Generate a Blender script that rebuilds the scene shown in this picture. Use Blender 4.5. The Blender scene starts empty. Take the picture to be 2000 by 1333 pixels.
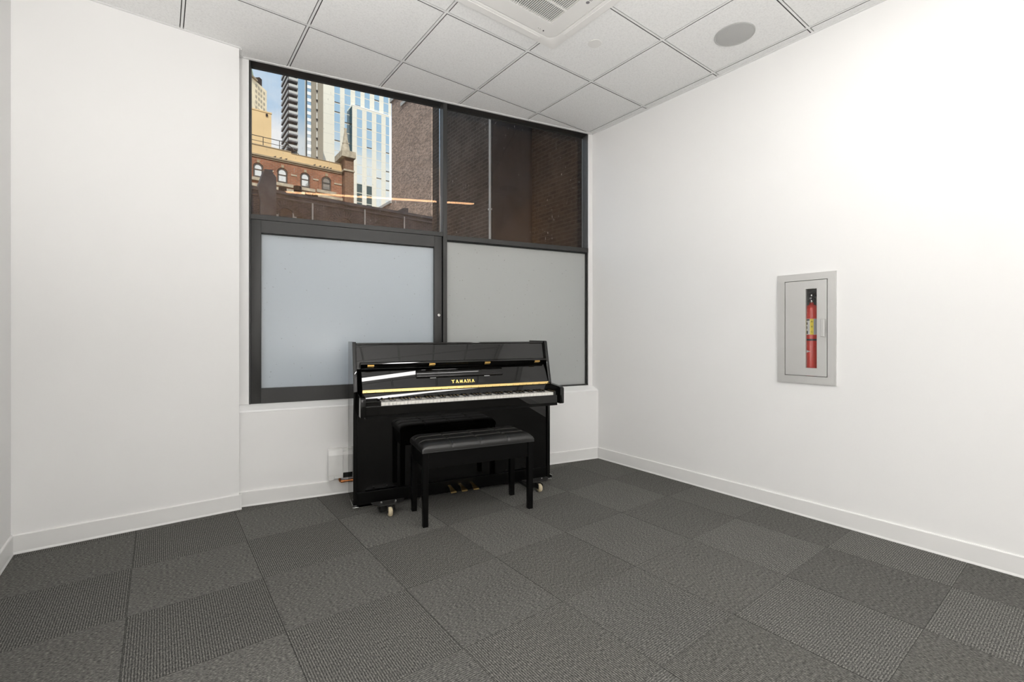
import bpy, bmesh, math, random
from mathutils import Vector, Matrix
random.seed(7)
sc = bpy.context.scene
col = sc.collection
PI = math.pi

# ------------------------------------------------------------------ room frame
CX, CY, CZ = -3.2389, -2.9337, 1.1479          # camera
YAW = 0.6511
FPX = 905.66
HOR = 652.86                                    # horizon row in the 2000x1333 frame
H = 3.0197                                      # ceiling height
W = 0.2128                                      # the window wall is turned against the grid
CW, SW = math.cos(W), math.sin(W)

def wp(s, off, z=0.0):                          # point along / beyond the window wall
    return Vector((-CW * s + SW * off, SW * s + CW * off, z))

def at(px, py, Y):                              # far facade plane y = Y -> (x, z)
    r = Vector((math.cos(YAW), -math.sin(YAW))); f = Vector((math.sin(YAW), math.cos(YAW)))
    d = f + r * ((px - 1000) / FPX)
    t = (Y - CY) / d.y
    return CX + d.x * t, CZ - (py - HOR) / FPX * t

def at_x(px, py, X):                            # plane x = X -> (y, z)
    r = Vector((math.cos(YAW), -math.sin(YAW))); f = Vector((math.sin(YAW), math.cos(YAW)))
    d = f + r * ((px - 1000) / FPX)
    t = (X - CX) / d.x
    return CY + d.y * t, CZ - (py - HOR) / FPX * t

# ------------------------------------------------------------------ materials
def new_mat(name):
    m = bpy.data.materials.new(name); m.use_nodes = True
    nt = m.node_tree; nt.nodes.clear()
    out = nt.nodes.new('ShaderNodeOutputMaterial')
    return m, nt, out

def node(nt, typ, **kw):
    n = nt.nodes.new(typ)
    for k, v in kw.items():
        if k == 'op': n.operation = v
        elif k.startswith('i_'):
            key = k[2:]
            key = int(key) if key.isdigit() else key.replace('_', ' ')
            n.inputs[key].default_value = v
        else: setattr(n, k, v)
    return n

def math_n(nt, op, a, b=None, c=None):
    n = nt.nodes.new('ShaderNodeMath'); n.operation = op
    for i, v in enumerate((a, b, c)):
        if v is None: continue
        if isinstance(v, (int, float)): n.inputs[i].default_value = v
        else: nt.links.new(v, n.inputs[i])
    return n.outputs[0]

def rgba(c): return (c[0], c[1], c[2], 1.0)

def ramp(nt, fac, stops):
    n = nt.nodes.new('ShaderNodeValToRGB')
    els = n.color_ramp.elements
    while len(els) < len(stops): els.new(0.5)
    for e, (p, c) in zip(els, stops):
        e.position = p; e.color = rgba(c) if len(c) == 3 else c
    nt.links.new(fac, n.inputs[0])
    return n.outputs[0]

def mixc(nt, fac, a, b):
    n = nt.nodes.new('ShaderNodeMix'); n.data_type = 'RGBA'
    for sock, v in ((n.inputs[0], fac), (n.inputs[6], a), (n.inputs[7], b)):
        if isinstance(v, (int, float)): sock.default_value = v
        elif isinstance(v, tuple): sock.default_value = rgba(v)
        else: nt.links.new(v, sock)
    return n.outputs[2]

def pbr(name, color, rough=0.5, metal=0.0, spec=0.5, var=0.04, vscale=6.0, bump=0.0, bscale=200.0, coat=0.0, transm=0.0):
    m, nt, out = new_mat(name)
    p = nt.nodes.new('ShaderNodeBsdfPrincipled')
    p.inputs['Roughness'].default_value = rough; p.inputs['Metallic'].default_value = metal
    p.inputs['Specular IOR Level'].default_value = spec
    p.inputs['Coat Weight'].default_value = coat; p.inputs['Coat Roughness'].default_value = 0.02
    tc = nt.nodes.new('ShaderNodeTexCoord')
    nz = node(nt, 'ShaderNodeTexNoise', i_Scale=vscale, i_Detail=3.0)
    nt.links.new(tc.outputs['Object'], nz.inputs['Vector'])
    lo = tuple(max(0, c * (1 - var)) for c in color); hi = tuple(min(1, c * (1 + var)) for c in color)
    cc = ramp(nt, nz.outputs['Fac'], [(0.3, lo), (0.7, hi)])
    nt.links.new(cc, p.inputs['Base Color'])
    if bump:
        nb = node(nt, 'ShaderNodeTexNoise', i_Scale=bscale, i_Detail=2.0)
        nt.links.new(tc.outputs['Object'], nb.inputs['Vector'])
        b = node(nt, 'ShaderNodeBump', i_Strength=bump, i_Distance=0.002)
        nt.links.new(nb.outputs['Fac'], b.inputs['Height']); nt.links.new(b.outputs[0], p.inputs['Normal'])
    nt.links.new(p.outputs[0], out.inputs[0])
    return m

def emit(name, color, strength):
    m, nt, out = new_mat(name)
    e = nt.nodes.new('ShaderNodeEmission'); e.inputs[0].default_value = rgba(color); e.inputs[1].default_value = strength
    nt.links.new(e.outputs[0], out.inputs[0])
    return m

def brick(name, c1, c2, mortar, axis='x', bw=0.215, rh=0.075, dirt=0.35, band=None):
    m, nt, out = new_mat(name)
    p = nt.nodes.new('ShaderNodeBsdfPrincipled'); p.inputs['Roughness'].default_value = 0.9
    p.inputs['Specular IOR Level'].default_value = 0.2
    g = nt.nodes.new('ShaderNodeNewGeometry'); s = nt.nodes.new('ShaderNodeSeparateXYZ')
    nt.links.new(g.outputs['Position'], s.inputs[0])
    cb = nt.nodes.new('ShaderNodeCombineXYZ')
    hsum = math_n(nt, 'ADD', s.outputs[0], s.outputs[1]) if axis == 'xy' else s.outputs[0 if axis == 'x' else 1]
    nt.links.new(hsum, cb.inputs[0]); nt.links.new(s.outputs[2], cb.inputs[1])
    b = nt.nodes.new('ShaderNodeTexBrick')
    b.inputs['Color1'].default_value = rgba(c1); b.inputs['Color2'].default_value = rgba(c2); b.inputs['Mortar'].default_value = rgba(mortar)
    b.inputs['Scale'].default_value = 1.0; b.inputs['Mortar Size'].default_value = rh * 0.13
    b.inputs['Brick Width'].default_value = bw; b.inputs['Row Height'].default_value = rh
    nt.links.new(cb.outputs[0], b.inputs['Vector'])
    nz = node(nt, 'ShaderNodeTexNoise', i_Scale=0.9, i_Detail=6.0, i_Roughness=0.7)
    nt.links.new(g.outputs['Position'], nz.inputs['Vector'])
    f = ramp(nt, nz.outputs['Fac'], [(0.35, (1 - dirt,) * 3), (0.65, (1 + dirt * .4,) * 3)])
    mm = nt.nodes.new('ShaderNodeMix'); mm.data_type = 'RGBA'; mm.blend_type = 'MULTIPLY'; mm.inputs[0].default_value = 1
    nt.links.new(b.outputs['Color'], mm.inputs[6]); nt.links.new(f, mm.inputs[7])
    nt.links.new(mm.outputs[2], p.inputs['Base Color']); nt.links.new(p.outputs[0], out.inputs[0])
    return m

def panel_mat(name, color, line, pitch, zoff=0.0):
    m, nt, out = new_mat(name)
    p = nt.nodes.new('ShaderNodeBsdfPrincipled'); p.inputs['Roughness'].default_value = 0.7
    g = nt.nodes.new('ShaderNodeNewGeometry'); s = nt.nodes.new('ShaderNodeSeparateXYZ')
    nt.links.new(g.outputs['Position'], s.inputs[0])
    fr = math_n(nt, 'FRACT', math_n(nt, 'DIVIDE', math_n(nt, 'ADD', s.outputs[2], zoff), pitch))
    f = math_n(nt, 'LESS_THAN', fr, 0.04)
    nt.links.new(mixc(nt, f, color, line), p.inputs['Base Color']); nt.links.new(p.outputs[0], out.inputs[0])
    return m

M = {}
M['wall'] = pbr('white wall paint', (0.88, 0.875, 0.865), 0.6, spec=0.3, var=0.008, vscale=1.5)
M['base'] = pbr('white vinyl baseboard', (0.83, 0.825, 0.81), 0.4, spec=0.35, var=0.008)
M['sill'] = pbr('white gloss sill paint', (0.93, 0.93, 0.925), 0.35, var=0.005)
M['frame'] = pbr('dark bronze aluminium', (0.026, 0.0257, 0.0245), 0.42, metal=0.0, spec=0.5, var=0.06)
M['gasket'] = pbr('black rubber gasket', (0.012, 0.012, 0.012), 0.6)
M['gloss'] = pbr('black polyester gloss', (0.0018, 0.0017, 0.0016), 0.015, spec=0.5, var=0.0)
M['satin'] = pbr('black satin lacquer', (0.0022, 0.0021, 0.002), 0.32, spec=0.18, var=0.0)
M['leather'] = pbr('black vinyl leather', (0.008, 0.0078, 0.0075), 0.33, spec=0.6, var=0.05, bump=0.25, bscale=350)
M['brass'] = pbr('polished brass', (0.80, 0.58, 0.24), 0.3, metal=1.0, var=0.05, vscale=30)
M['gold'] = pbr('gold leaf lettering', (0.9, 0.66, 0.2), 0.25, metal=1.0, var=0.04, vscale=60)
M['chrome'] = pbr('chrome steel', (0.75, 0.75, 0.74), 0.15, metal=1.0, var=0.02)
M['darkmetal'] = pbr('dark oiled steel', (0.035, 0.034, 0.032), 0.45, metal=0.6, var=0.2, vscale=40)
M['ivory'] = pbr('ivory acrylic', (0.84, 0.82, 0.77), 0.12, var=0.01)
M['ebony'] = pbr('black acrylic', (0.008, 0.008, 0.008), 0.12, var=0.0)
M['felt'] = pbr('black felt', (0.01, 0.01, 0.01), 0.9)
M['castor'] = pbr('yellowed nylon', (0.55, 0.47, 0.32), 0.5, var=0.12, vscale=60)
M['steel'] = pbr('brushed stainless steel', (0.66, 0.655, 0.64), 0.38, metal=0.6, var=0.03, vscale=3)
M['steeldark'] = pbr('cabinet inside', (0.20, 0.197, 0.185), 0.6, metal=0.0)
M['red'] = pbr('red enamel', (0.62, 0.035, 0.02), 0.25, var=0.03, coat=0.4)
M['labelwhite'] = pbr('label paper white', (0.72, 0.72, 0.72), 0.5, var=0.03)
M['labelgrey'] = pbr('label paper grey', (0.45, 0.45, 0.46), 0.5, var=0.05, vscale=80)
M['yellow'] = pbr('label yellow', (0.85, 0.68, 0.04), 0.5, var=0.02)
M['ink'] = pbr('black ink', (0.015, 0.014, 0.02), 0.5)
M['heater'] = pbr('heater white enamel', (0.84, 0.835, 0.815), 0.3, var=0.02)
M['copper'] = pbr('copper pipe', (0.62, 0.24, 0.09), 0.35, metal=1.0, var=0.2, vscale=50)
M['acplastic'] = pbr('off white plastic', (0.72, 0.71, 0.69), 0.4, var=0.01)
M['acdark'] = pbr('grille shadow grey', (0.03, 0.03, 0.03), 0.7)
M['logo'] = pbr('grey print', (0.2, 0.19, 0.2), 0.5)
M['speaker'] = pbr('grey speaker mesh', (0.43, 0.43, 0.42), 0.7, var=0.03, vscale=300)
M['tgrid'] = pbr('white ceiling grid metal', (0.78, 0.78, 0.77), 0.5, var=0.01)
M['reveal'] = pbr('ceiling reveal shadow grey', (0.17, 0.17, 0.167), 0.8, var=0.02)
M['lightlens'] = emit('linear lamp diffuser', (1.0, 0.985, 0.965), 25.0)
M['lightlens_added'] = emit('added rear lamp diffuser', (1.0, 0.985, 0.965), 48.0)
M['tan'] = pbr('tan stucco', (0.66, 0.47, 0.25), 0.85, var=0.06, vscale=0.4)
M['tandark'] = pbr('tan stone coping', (0.33, 0.26, 0.17), 0.9, var=0.15, vscale=2)
M['stone'] = pbr('pale weathered stone', (0.42, 0.36, 0.27), 0.9, var=0.25, vscale=3)
M['limestone'] = pbr('sunlit limestone', (0.86, 0.72, 0.50), 0.9, var=0.16, vscale=0.25)
M['copperroof'] = pbr('green copper roof', (0.33, 0.40, 0.30), 0.8, var=0.2, vscale=0.5)
M['cream'] = panel_mat('cream precast panels', (0.68, 0.65, 0.56), (0.55, 0.53, 0.47), 2.7)
M['creamplain'] = pbr('cream precast', (0.68, 0.65, 0.56), 0.8, var=0.03, vscale=0.3)
M['taupe'] = pbr('taupe render', (0.26, 0.23, 0.18), 0.9, var=0.03, vscale=0.3)
M['concrete'] = pbr('pale concrete', (0.45, 0.45, 0.43), 0.9, var=0.05, vscale=0.5)
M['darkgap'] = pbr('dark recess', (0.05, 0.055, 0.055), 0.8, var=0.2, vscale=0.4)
M['whiteband'] = pbr('white spandrel', (0.8, 0.8, 0.78), 0.7)
M['brickred'] = brick('red brick', (0.37, 0.14, 0.078), (0.29, 0.11, 0.065), (0.30, 0.21, 0.15), 'x', 0.4, 0.14, 0.3)
M['brickbrown'] = brick('brown brick', (0.54, 0.385, 0.30), (0.22, 0.16, 0.125), (0.36, 0.30, 0.265), 'y', 0.22, 0.085, 0.15)
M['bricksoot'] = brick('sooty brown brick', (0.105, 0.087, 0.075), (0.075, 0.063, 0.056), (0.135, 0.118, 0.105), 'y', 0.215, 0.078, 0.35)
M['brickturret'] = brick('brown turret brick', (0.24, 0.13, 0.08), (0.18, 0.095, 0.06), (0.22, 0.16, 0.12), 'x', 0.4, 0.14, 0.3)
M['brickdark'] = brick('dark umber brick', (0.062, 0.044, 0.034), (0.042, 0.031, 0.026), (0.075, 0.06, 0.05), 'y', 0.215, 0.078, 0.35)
M['shaded_brick'] = pbr('dark shaded brick', (0.042, 0.042, 0.047), 0.8, var=0.35, vscale=1.2)  # brick in shade, the shade put into the colour
M['brickgrey'] = brick('grey weathered brick', (0.115, 0.110, 0.116), (0.085, 0.082, 0.088), (0.16, 0.155, 0.16), 'x', 0.2, 0.06, 0.55)
M['coping'] = pbr('grey coping stone', (0.125, 0.12, 0.125), 0.9, var=0.3, vscale=3)
M['pipegrey'] = pbr('grey painted pipe', (0.60, 0.57, 0.54), 0.6, var=0.1, vscale=4)
M['soot'] = pbr('rusted black iron', (0.03, 0.02, 0.017), 0.9, var=0.3, vscale=8)
M['asphalt'] = pbr('asphalt', (0.10, 0.10, 0.10), 0.95)
M['roofgrey'] = pbr('grey roofing', (0.16, 0.155, 0.15), 0.95, var=0.1, vscale=1)
M['bird'] = pbr('dark feathers', (0.03, 0.03, 0.035), 0.8)
M['sash'] = pbr('dark window sash', (0.05, 0.045, 0.04), 0.7)

def tower_glass(name, tint, dark):
    m, nt, out = new_mat(name)
    g = nt.nodes.new('ShaderNodeBsdfGlossy'); g.inputs['Color'].default_value = rgba(tint); g.inputs['Roughness'].default_value = 0.03
    d = nt.nodes.new('ShaderNodeBsdfDiffuse'); d.inputs[0].default_value = rgba(dark)
    mx = nt.nodes.new('ShaderNodeMixShader'); mx.inputs[0].default_value = 0.75
    nt.links.new(d.outputs[0], mx.inputs[1]); nt.links.new(g.outputs[0], mx.inputs[2]); nt.links.new(mx.outputs[0], out.inputs[0])
    return m
M['towerglass'] = tower_glass('blue tower glass', (0.92, 0.97, 0.97), (0.42, 0.50, 0.52))
M['paleglass'] = tower_glass('pale curtain glass', (0.85, 0.90, 0.92), (0.25, 0.30, 0.32))
M['houseglass'] = tower_glass('old house glass', (0.9, 0.92, 0.9), (0.55, 0.56, 0.53))
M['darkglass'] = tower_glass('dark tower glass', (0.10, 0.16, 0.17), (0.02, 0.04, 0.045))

# clear but dusty pane
def glass_pane_mat():
    m, nt, out = new_mat('dusty coated window glass')
    tr = nt.nodes.new('ShaderNodeBsdfTransparent'); tr.inputs[0].default_value = (0.95, 0.96, 0.96, 1)
    gl = nt.nodes.new('ShaderNodeBsdfGlossy'); gl.inputs['Roughness'].default_value = 0.0
    gl.inputs['Color'].default_value = (1.0, 0.56, 0.29, 1)
    lw = nt.nodes.new('ShaderNodeLayerWeight'); lw.inputs[0].default_value = 0.25
    fac = math_n(nt, 'MULTIPLY_ADD', lw.outputs['Fresnel'], 0.07, 0.019)
    m1 = nt.nodes.new('ShaderNodeMixShader'); nt.links.new(fac, m1.inputs[0])
    nt.links.new(tr.outputs[0], m1.inputs[1]); nt.links.new(gl.outputs[0], m1.inputs[2])
    # dust: streaked film plus small white flecks and runs
    tc = nt.nodes.new('ShaderNodeTexCoord')
    mp = node(nt, 'ShaderNodeMapping'); mp.inputs['Scale'].default_value = (60, 1, 7); nt.links.new(tc.outputs['Object'], mp.inputs[0])
    n1 = node(nt, 'ShaderNodeTexNoise', i_Scale=1.0, i_Detail=4.0, i_Roughness=0.7); nt.links.new(mp.outputs[0], n1.inputs['Vector'])
    mp2 = node(nt, 'ShaderNodeMapping'); mp2.inputs['Scale'].default_value = (150, 1, 26); mp2.inputs['Rotation'].default_value = (0, 0.12, 0); nt.links.new(tc.outputs['Object'], mp2.inputs[0])
    n2 = node(nt, 'ShaderNodeTexNoise', i_Scale=1.0, i_Detail=1.0); nt.links.new(mp2.outputs[0], n2.inputs['Vector'])
    n3 = node(nt, 'ShaderNodeTexNoise', i_Scale=2.2, i_Detail=2.0); nt.links.new(tc.outputs['Object'], n3.inputs['Vector'])
    film = ramp(nt, n1.outputs['Fac'], [(0.45, (0.002,) * 3), (0.8, (0.022,) * 3)])
    fl = ramp(nt, n2.outputs['Fac'], [(0.715, (0,) * 3), (0.76, (1,) * 3)])
    zone = ramp(nt, n3.outputs['Fac'], [(0.45, (0.0,) * 3), (0.62, (0.55,) * 3)])
    flm = math_n(nt, 'MULTIPLY', fl, zone)
    dirt = math_n(nt, 'ADD', film, flm)
    df = nt.nodes.new('ShaderNodeBsdfDiffuse'); df.inputs[0].default_value = (0.6, 0.6, 0.6, 1)
    m2 = nt.nodes.new('ShaderNodeMixShader'); nt.links.new(dirt, m2.inputs[0])
    nt.links.new(m1.outputs[0], m2.inputs[1]); nt.links.new(df.outputs[0], m2.inputs[2])
    nt.links.new(m2.outputs[0], out.inputs[0])
    return m
M['glass'] = glass_pane_mat()

def frosted(name, dcol, tcol):
    m, nt, out = new_mat(name)
    d = nt.nodes.new('ShaderNodeBsdfDiffuse'); d.inputs[0].default_value = rgba(dcol)
    t = nt.nodes.new('ShaderNodeBsdfTranslucent'); t.inputs[0].default_value = rgba(tcol)
    a = nt.nodes.new('ShaderNodeAddShader')
    tc = nt.nodes.new('ShaderNodeTexCoord')
    nz = node(nt, 'ShaderNodeTexNoise', i_Scale=55.0, i_Detail=1.0); nt.links.new(tc.outputs['Object'], nz.inputs['Vector'])
    f = ramp(nt, nz.outputs['Fac'], [(0.735, (0,) * 3), (0.75, (1,) * 3)])
    nt.links.new(mixc(nt, f, dcol, (dcol[0] * .55, dcol[1] * .53, dcol[2] * .5)), d.inputs[0])
    nt.links.new(d.outputs[0], a.inputs[0]); nt.links.new(t.outputs[0], a.inputs[1])
    g = nt.nodes.new('ShaderNodeBsdfGlossy'); g.inputs['Roughness'].default_value = 0.12
    mx = nt.nodes.new('ShaderNodeMixShader'); mx.inputs[0].default_value = 0.03
    nt.links.new(a.outputs[0], mx.inputs[1]); nt.links.new(g.outputs[0], mx.inputs[2]); nt.links.new(mx.outputs[0], out.inputs[0])
    return m
M['frost'] = frosted('frosted film glass', (0.385, 0.405, 0.415), (0.40, 0.425, 0.45))
M['frost_shaded'] = frosted('shaded frosted film glass', (0.365, 0.37, 0.36), (0.36, 0.36, 0.35))  # same film; the weaker light behind this pane is put into its colour

def slotglass():
    m, nt, out = new_mat('cabinet acrylic pane')
    tr = nt.nodes.new('ShaderNodeBsdfTransparent')
    gl = nt.nodes.new('ShaderNodeBsdfGlossy'); gl.inputs['Roughness'].default_value = 0.02
    mx = nt.nodes.new('ShaderNodeMixShader'); mx.inputs[0].default_value = 0.04
    nt.links.new(tr.outputs[0], mx.inputs[1]); nt.links.new(gl.outputs[0], mx.inputs[2]); nt.links.new(mx.outputs[0], out.inputs[0])
    return m
M['slotglass'] = slotglass()

def carpet():
    m, nt, out = new_mat('grey striped carpet tiles')
    p = nt.nodes.new('ShaderNodeBsdfPrincipled'); p.inputs['Roughness'].default_value = 0.95; p.inputs['Specular IOR Level'].default_value = 0.1
    g = nt.nodes.new('ShaderNodeNewGeometry'); s = nt.nodes.new('ShaderNodeSeparateXYZ'); nt.links.new(g.outputs['Position'], s.inputs[0])
    T = 0.494
    x, y = s.outputs[0], s.outputs[1]
    u = math_n(nt, 'DIVIDE', math_n(nt, 'ADD', x, 3.343), T); v = math_n(nt, 'DIVIDE', y, T)
    fu, fv = math_n(nt, 'FLOOR', u), math_n(nt, 'FLOOR', v)
    par = math_n(nt, 'FLOORED_MODULO', math_n(nt, 'ADD', fu, fv), 2.0)       # 0: ribs run towards the window
    inv = math_n(nt, 'SUBTRACT', 1.0, par)
    a = math_n(nt, 'ADD', math_n(nt, 'MULTIPLY', x, inv), math_n(nt, 'MULTIPLY', y, par))   # across the ribs
    b = math_n(nt, 'ADD', math_n(nt, 'MULTIPLY', y, inv), math_n(nt, 'MULTIPLY', x, par))   # along the ribs
    cid = nt.nodes.new('ShaderNodeCombineXYZ'); nt.links.new(fu, cid.inputs[0]); nt.links.new(fv, cid.inputs[1])
    wn = nt.nodes.new('ShaderNodeTexWhiteNoise'); wn.noise_dimensions = '2D'; nt.links.new(cid.outputs[0], wn.inputs['Vector'])
    P = 0.0086
    st = math_n(nt, 'MULTIPLY_ADD', math_n(nt, 'SINE', math_n(nt, 'MULTIPLY', a, 2 * PI / P)), 0.5, 0.5)
    cv = nt.nodes.new('ShaderNodeCombineXYZ')
    nt.links.new(math_n(nt, 'MULTIPLY', a, 260.0), cv.inputs[0]); nt.links.new(math_n(nt, 'MULTIPLY', b, 85.0), cv.inputs[1])
    nz = node(nt, 'ShaderNodeTexNoise', i_Scale=1.0, i_Detail=2.0, i_Roughness=0.6); nt.links.new(cv.outputs[0], nz.inputs['Vector'])
    nl = node(nt, 'ShaderNodeTexNoise', i_Scale=3.0, i_Detail=3.0); nt.links.new(g.outputs['Position'], nl.inputs['Vector'])
    yarn = math_n(nt, 'MULTIPLY_ADD', math_n(nt, 'SUBTRACT', nz.outputs['Fac'], 0.5), 2.6, 0.5)
    amp = math_n(nt, 'MULTIPLY_ADD', inv, 0.14, 0.30)
    ribs = math_n(nt, 'MULTIPLY', st, amp)
    t = math_n(nt, 'ADD', ribs, math_n(nt, 'MULTIPLY_ADD', yarn, 0.62, math_n(nt, 'MULTIPLY_ADD', inv, -0.07, 0.05)))
    c = ramp(nt, t, [(0.08, (0.029, 0.0285, 0.027)), (0.5, (0.088, 0.0865, 0.081)), (0.98, (0.24, 0.233, 0.212))])
    tone = math_n(nt, 'ADD', math_n(nt, 'MULTIPLY_ADD', wn.outputs['Value'], 0.12, 0.90), math_n(nt, 'MULTIPLY', math_n(nt, 'SUBTRACT', nl.outputs['Fac'], .5), 0.15))
    eu = math_n(nt, 'ABSOLUTE', math_n(nt, 'SUBTRACT', math_n(nt, 'FRACT', math_n(nt, 'ADD', u, 0.5)), 0.5))
    ev = math_n(nt, 'ABSOLUTE', math_n(nt, 'SUBTRACT', math_n(nt, 'FRACT', math_n(nt, 'ADD', v, 0.5)), 0.5))
    seam = math_n(nt, 'LESS_THAN', math_n(nt, 'MINIMUM', eu, math_n(nt, 'MULTIPLY', ev, 2.0)), 0.0035)
    tone = math_n(nt, 'MULTIPLY', math_n(nt, 'MULTIPLY', tone, math_n(nt, 'MULTIPLY_ADD', par, 0.16, 1.08)), math_n(nt, 'MULTIPLY_ADD', seam, -0.55, 1.0))
    hs = nt.nodes.new('ShaderNodeHueSaturation'); nt.links.new(c, hs.inputs['Color']); nt.links.new(tone, hs.inputs['Value'])
    nt.links.new(hs.outputs[0], p.inputs['Base Color'])
    bp = node(nt, 'ShaderNodeBump', i_Strength=0.3, i_Distance=0.002); nt.links.new(t, bp.inputs['Height']); nt.links.new(bp.outputs[0], p.inputs['Normal'])
    nt.links.new(p.outputs[0], out.inputs[0])
    return m
M['carpet'] = carpet()

def ceil_mat():
    m, nt, out = new_mat('mineral fibre ceiling tile')
    p = nt.nodes.new('ShaderNodeBsdfPrincipled'); p.inputs['Roughness'].default_value = 0.95; p.inputs['Specular IOR Level'].default_value = 0.1
    g = nt.nodes.new('ShaderNodeNewGeometry')
    nz = node(nt, 'ShaderNodeTexNoise', i_Scale=90.0, i_Detail=4.0, i_Roughness=0.75); nt.links.new(g.outputs['Position'], nz.inputs['Vector'])
    c = ramp(nt, nz.outputs['Fac'], [(0.28, (0.69, 0.69, 0.68)), (0.5, (0.80, 0.80, 0.79)), (0.75, (0.84, 0.84, 0.83))])
    nt.links.new(c, p.inputs['Base Color'])
    bp = node(nt, 'ShaderNodeBump', i_Strength=0.25, i_Distance=0.002); nt.links.new(nz.outputs['Fac'], bp.inputs['Height']); nt.links.new(bp.outputs[0], p.inputs['Normal'])
    nt.links.new(p.outputs[0], out.inputs[0])
    return m
M['ceil'] = ceil_mat()

# ------------------------------------------------------------------ mesh building
class MB:
    def __init__(self): self.bm = bmesh.new()
    def box(self, x0, x1, y0, y1, z0, z1, bevel=0.0, seg=2):
        x0, x1 = sorted((x0, x1)); y0, y1 = sorted((y0, y1)); z0, z1 = sorted((z0, z1))
        r = bmesh.ops.create_cube(self.bm, size=1.0)
        for v in r['verts']:
            v.co = Vector((x0 + (v.co.x + .5) * (x1 - x0), y0 + (v.co.y + .5) * (y1 - y0), z0 + (v.co.z + .5) * (z1 - z0)))
        if bevel: self._bev(r['verts'], min(bevel, .49 * min(x1 - x0, y1 - y0, z1 - z0)), seg)
        return self
    def _bev(self, verts, w, seg):
        es = list({e for v in verts for e in v.link_edges})
        bmesh.ops.bevel(self.bm, geom=es, offset=w, segments=seg, profile=0.5, affect='EDGES')
    def prism(self, poly, axis, a0, a1, bevel=0.0, seg=2):
        # poly: list of 2D points; axis 'x': (y,z) ; 'y': (x,z) ; 'z': (x,y)
        def mk(p, a):
            if axis == 'x': return Vector((a, p[0], p[1]))
            if axis == 'y': return Vector((p[0], a, p[1]))
            return Vector((p[0], p[1], a))
        A = [self.bm.verts.new(mk(p, a0)) for p in poly]; B = [self.bm.verts.new(mk(p, a1)) for p in poly]
        n = len(poly)
        self.bm.faces.new(A); self.bm.faces.new(list(reversed(B)))
        for i in range(n): self.bm.faces.new((A[i], B[i], B[(i + 1) % n], A[(i + 1) % n]))
        if bevel: self._bev(A + B, bevel, seg)
        return self
    def lathe(self, prof, center=(0, 0, 0), axis='z', seg=32):
        rings = []
        for r, h in prof:
            ring = []
            for i in range(seg):
                a = 2 * PI * i / seg; c, s = r * math.cos(a), r * math.sin(a)
                p = {'z': (c, s, h), 'x': (h, c, s), 'y': (c, h, s)}[axis]
                ring.append(self.bm.verts.new(Vector(p) + Vector(center)))
            rings.append(ring)
        for a, b in zip(rings, rings[1:]):
            for i in range(seg): self.bm.faces.new((a[i], a[(i + 1) % seg], b[(i + 1) % seg], b[i]))
        self.bm.faces.new(rings[0]); self.bm.faces.new(list(reversed(rings[-1])))
        return self
    def cyl(self, r, h0, h1, center=(0, 0, 0), axis='z', seg=24, chamfer=0.0):
        if chamfer: return self.lathe([(r - chamfer, h0), (r, h0 + chamfer), (r, h1 - chamfer), (r - chamfer, h1)], center, axis, seg)
        return self.lathe([(r, h0), (r, h1)], center, axis, seg)
    def tube(self, pts, r, seg=10):
        pts = [Vector(p) for p in pts]; rings = []
        up = Vector((0, 0, 1))
        for i, p in enumerate(pts):
            t = (pts[min(i + 1, len(pts) - 1)] - pts[max(i - 1, 0)]).normalized()
            ref = up if abs(t.dot(up)) < 0.95 else Vector((1, 0, 0))
            a = t.cross(ref).normalized(); b = t.cross(a).normalized()
            rings.append([self.bm.verts.new(p + (a * math.cos(2 * PI * k / seg) + b * math.sin(2 * PI * k / seg)) * r) for k in range(seg)])
        for A, B in zip(rings, rings[1:]):
            for k in range(seg): self.bm.faces.new((A[k], A[(k + 1) % seg], B[(k + 1) % seg], B[k]))
        self.bm.faces.new(rings[0]); self.bm.faces.new(list(reversed(rings[-1])))
        return self
    def quadstrip(self, prof, x0, x1, thick):
        # prof: (y,z) curve extruded along x, given thickness along +y
        poly = list(prof) + [(y + thick, z) for y, z in reversed(prof)]
        return self.prism(poly, 'x', x0, x1)
    def mesh(self, name, smooth=True, ang=18):
        bmesh.ops.recalc_face_normals(self.bm, faces=self.bm.faces)
        me = bpy.data.meshes.new(name); self.bm.to_mesh(me); self.bm.free()
        if smooth:
            me.polygons.foreach_set('use_smooth', [True] * len(me.polygons))
            me.set_sharp_from_angle(angle=math.radians(ang))
        return me
    def build(self, name, mat, parent=None, label=None, smooth=True, ang=18):
        o = bpy.data.objects.new(name, self.mesh(name, smooth, ang)); col.objects.link(o)
        if mat: o.data.materials.append(mat)
        if parent: o.parent = parent
        if label: o['label'] = label
        return o

def thing(name, label, cat, loc=(0, 0, 0), rotz=0.0, group=None):
    o = bpy.data.objects.new(name, None); col.objects.link(o); o.empty_display_size = 0.1
    o.location = loc; o.rotation_euler = (0, 0, rotz)
    o['label'] = label; o['category'] = cat
    if group: o['group'] = group
    return o
def tag(o, label, cat, group=None):
    o['label'] = label; o['category'] = cat
    if group: o['group'] = group
    return o
def struct(o, label, cat):
    o['kind'] = 'structure'; o['label'] = label; o['category'] = cat
    return o
def text_mesh(s, size, extrude):
    cu = bpy.data.curves.new('text', 'FONT'); cu.body = s; cu.size = size; cu.extrude = extrude
    cu.align_x = 'CENTER'; cu.align_y = 'CENTER'
    o = bpy.data.objects.new('text', cu); col.objects.link(o)
    bpy.context.view_layer.update()
    me = bpy.data.meshes.new_from_object(o.evaluated_get(bpy.context.evaluated_depsgraph_get()))
    bpy.data.objects.remove(o); return me

# ------------------------------------------------------------------ room shell
XL, YB, YC = -3.85, -5.7, 0.562                 # left wall, back wall, face of the boxed-out column
fl = MB().box(XL - .15, 0.2, YB - .15, 1.2, -0.12, 0).build('floor', M['carpet'], smooth=False)
struct(fl, 'grey carpet tile floor laid quarter-turn', 'floor')

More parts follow.
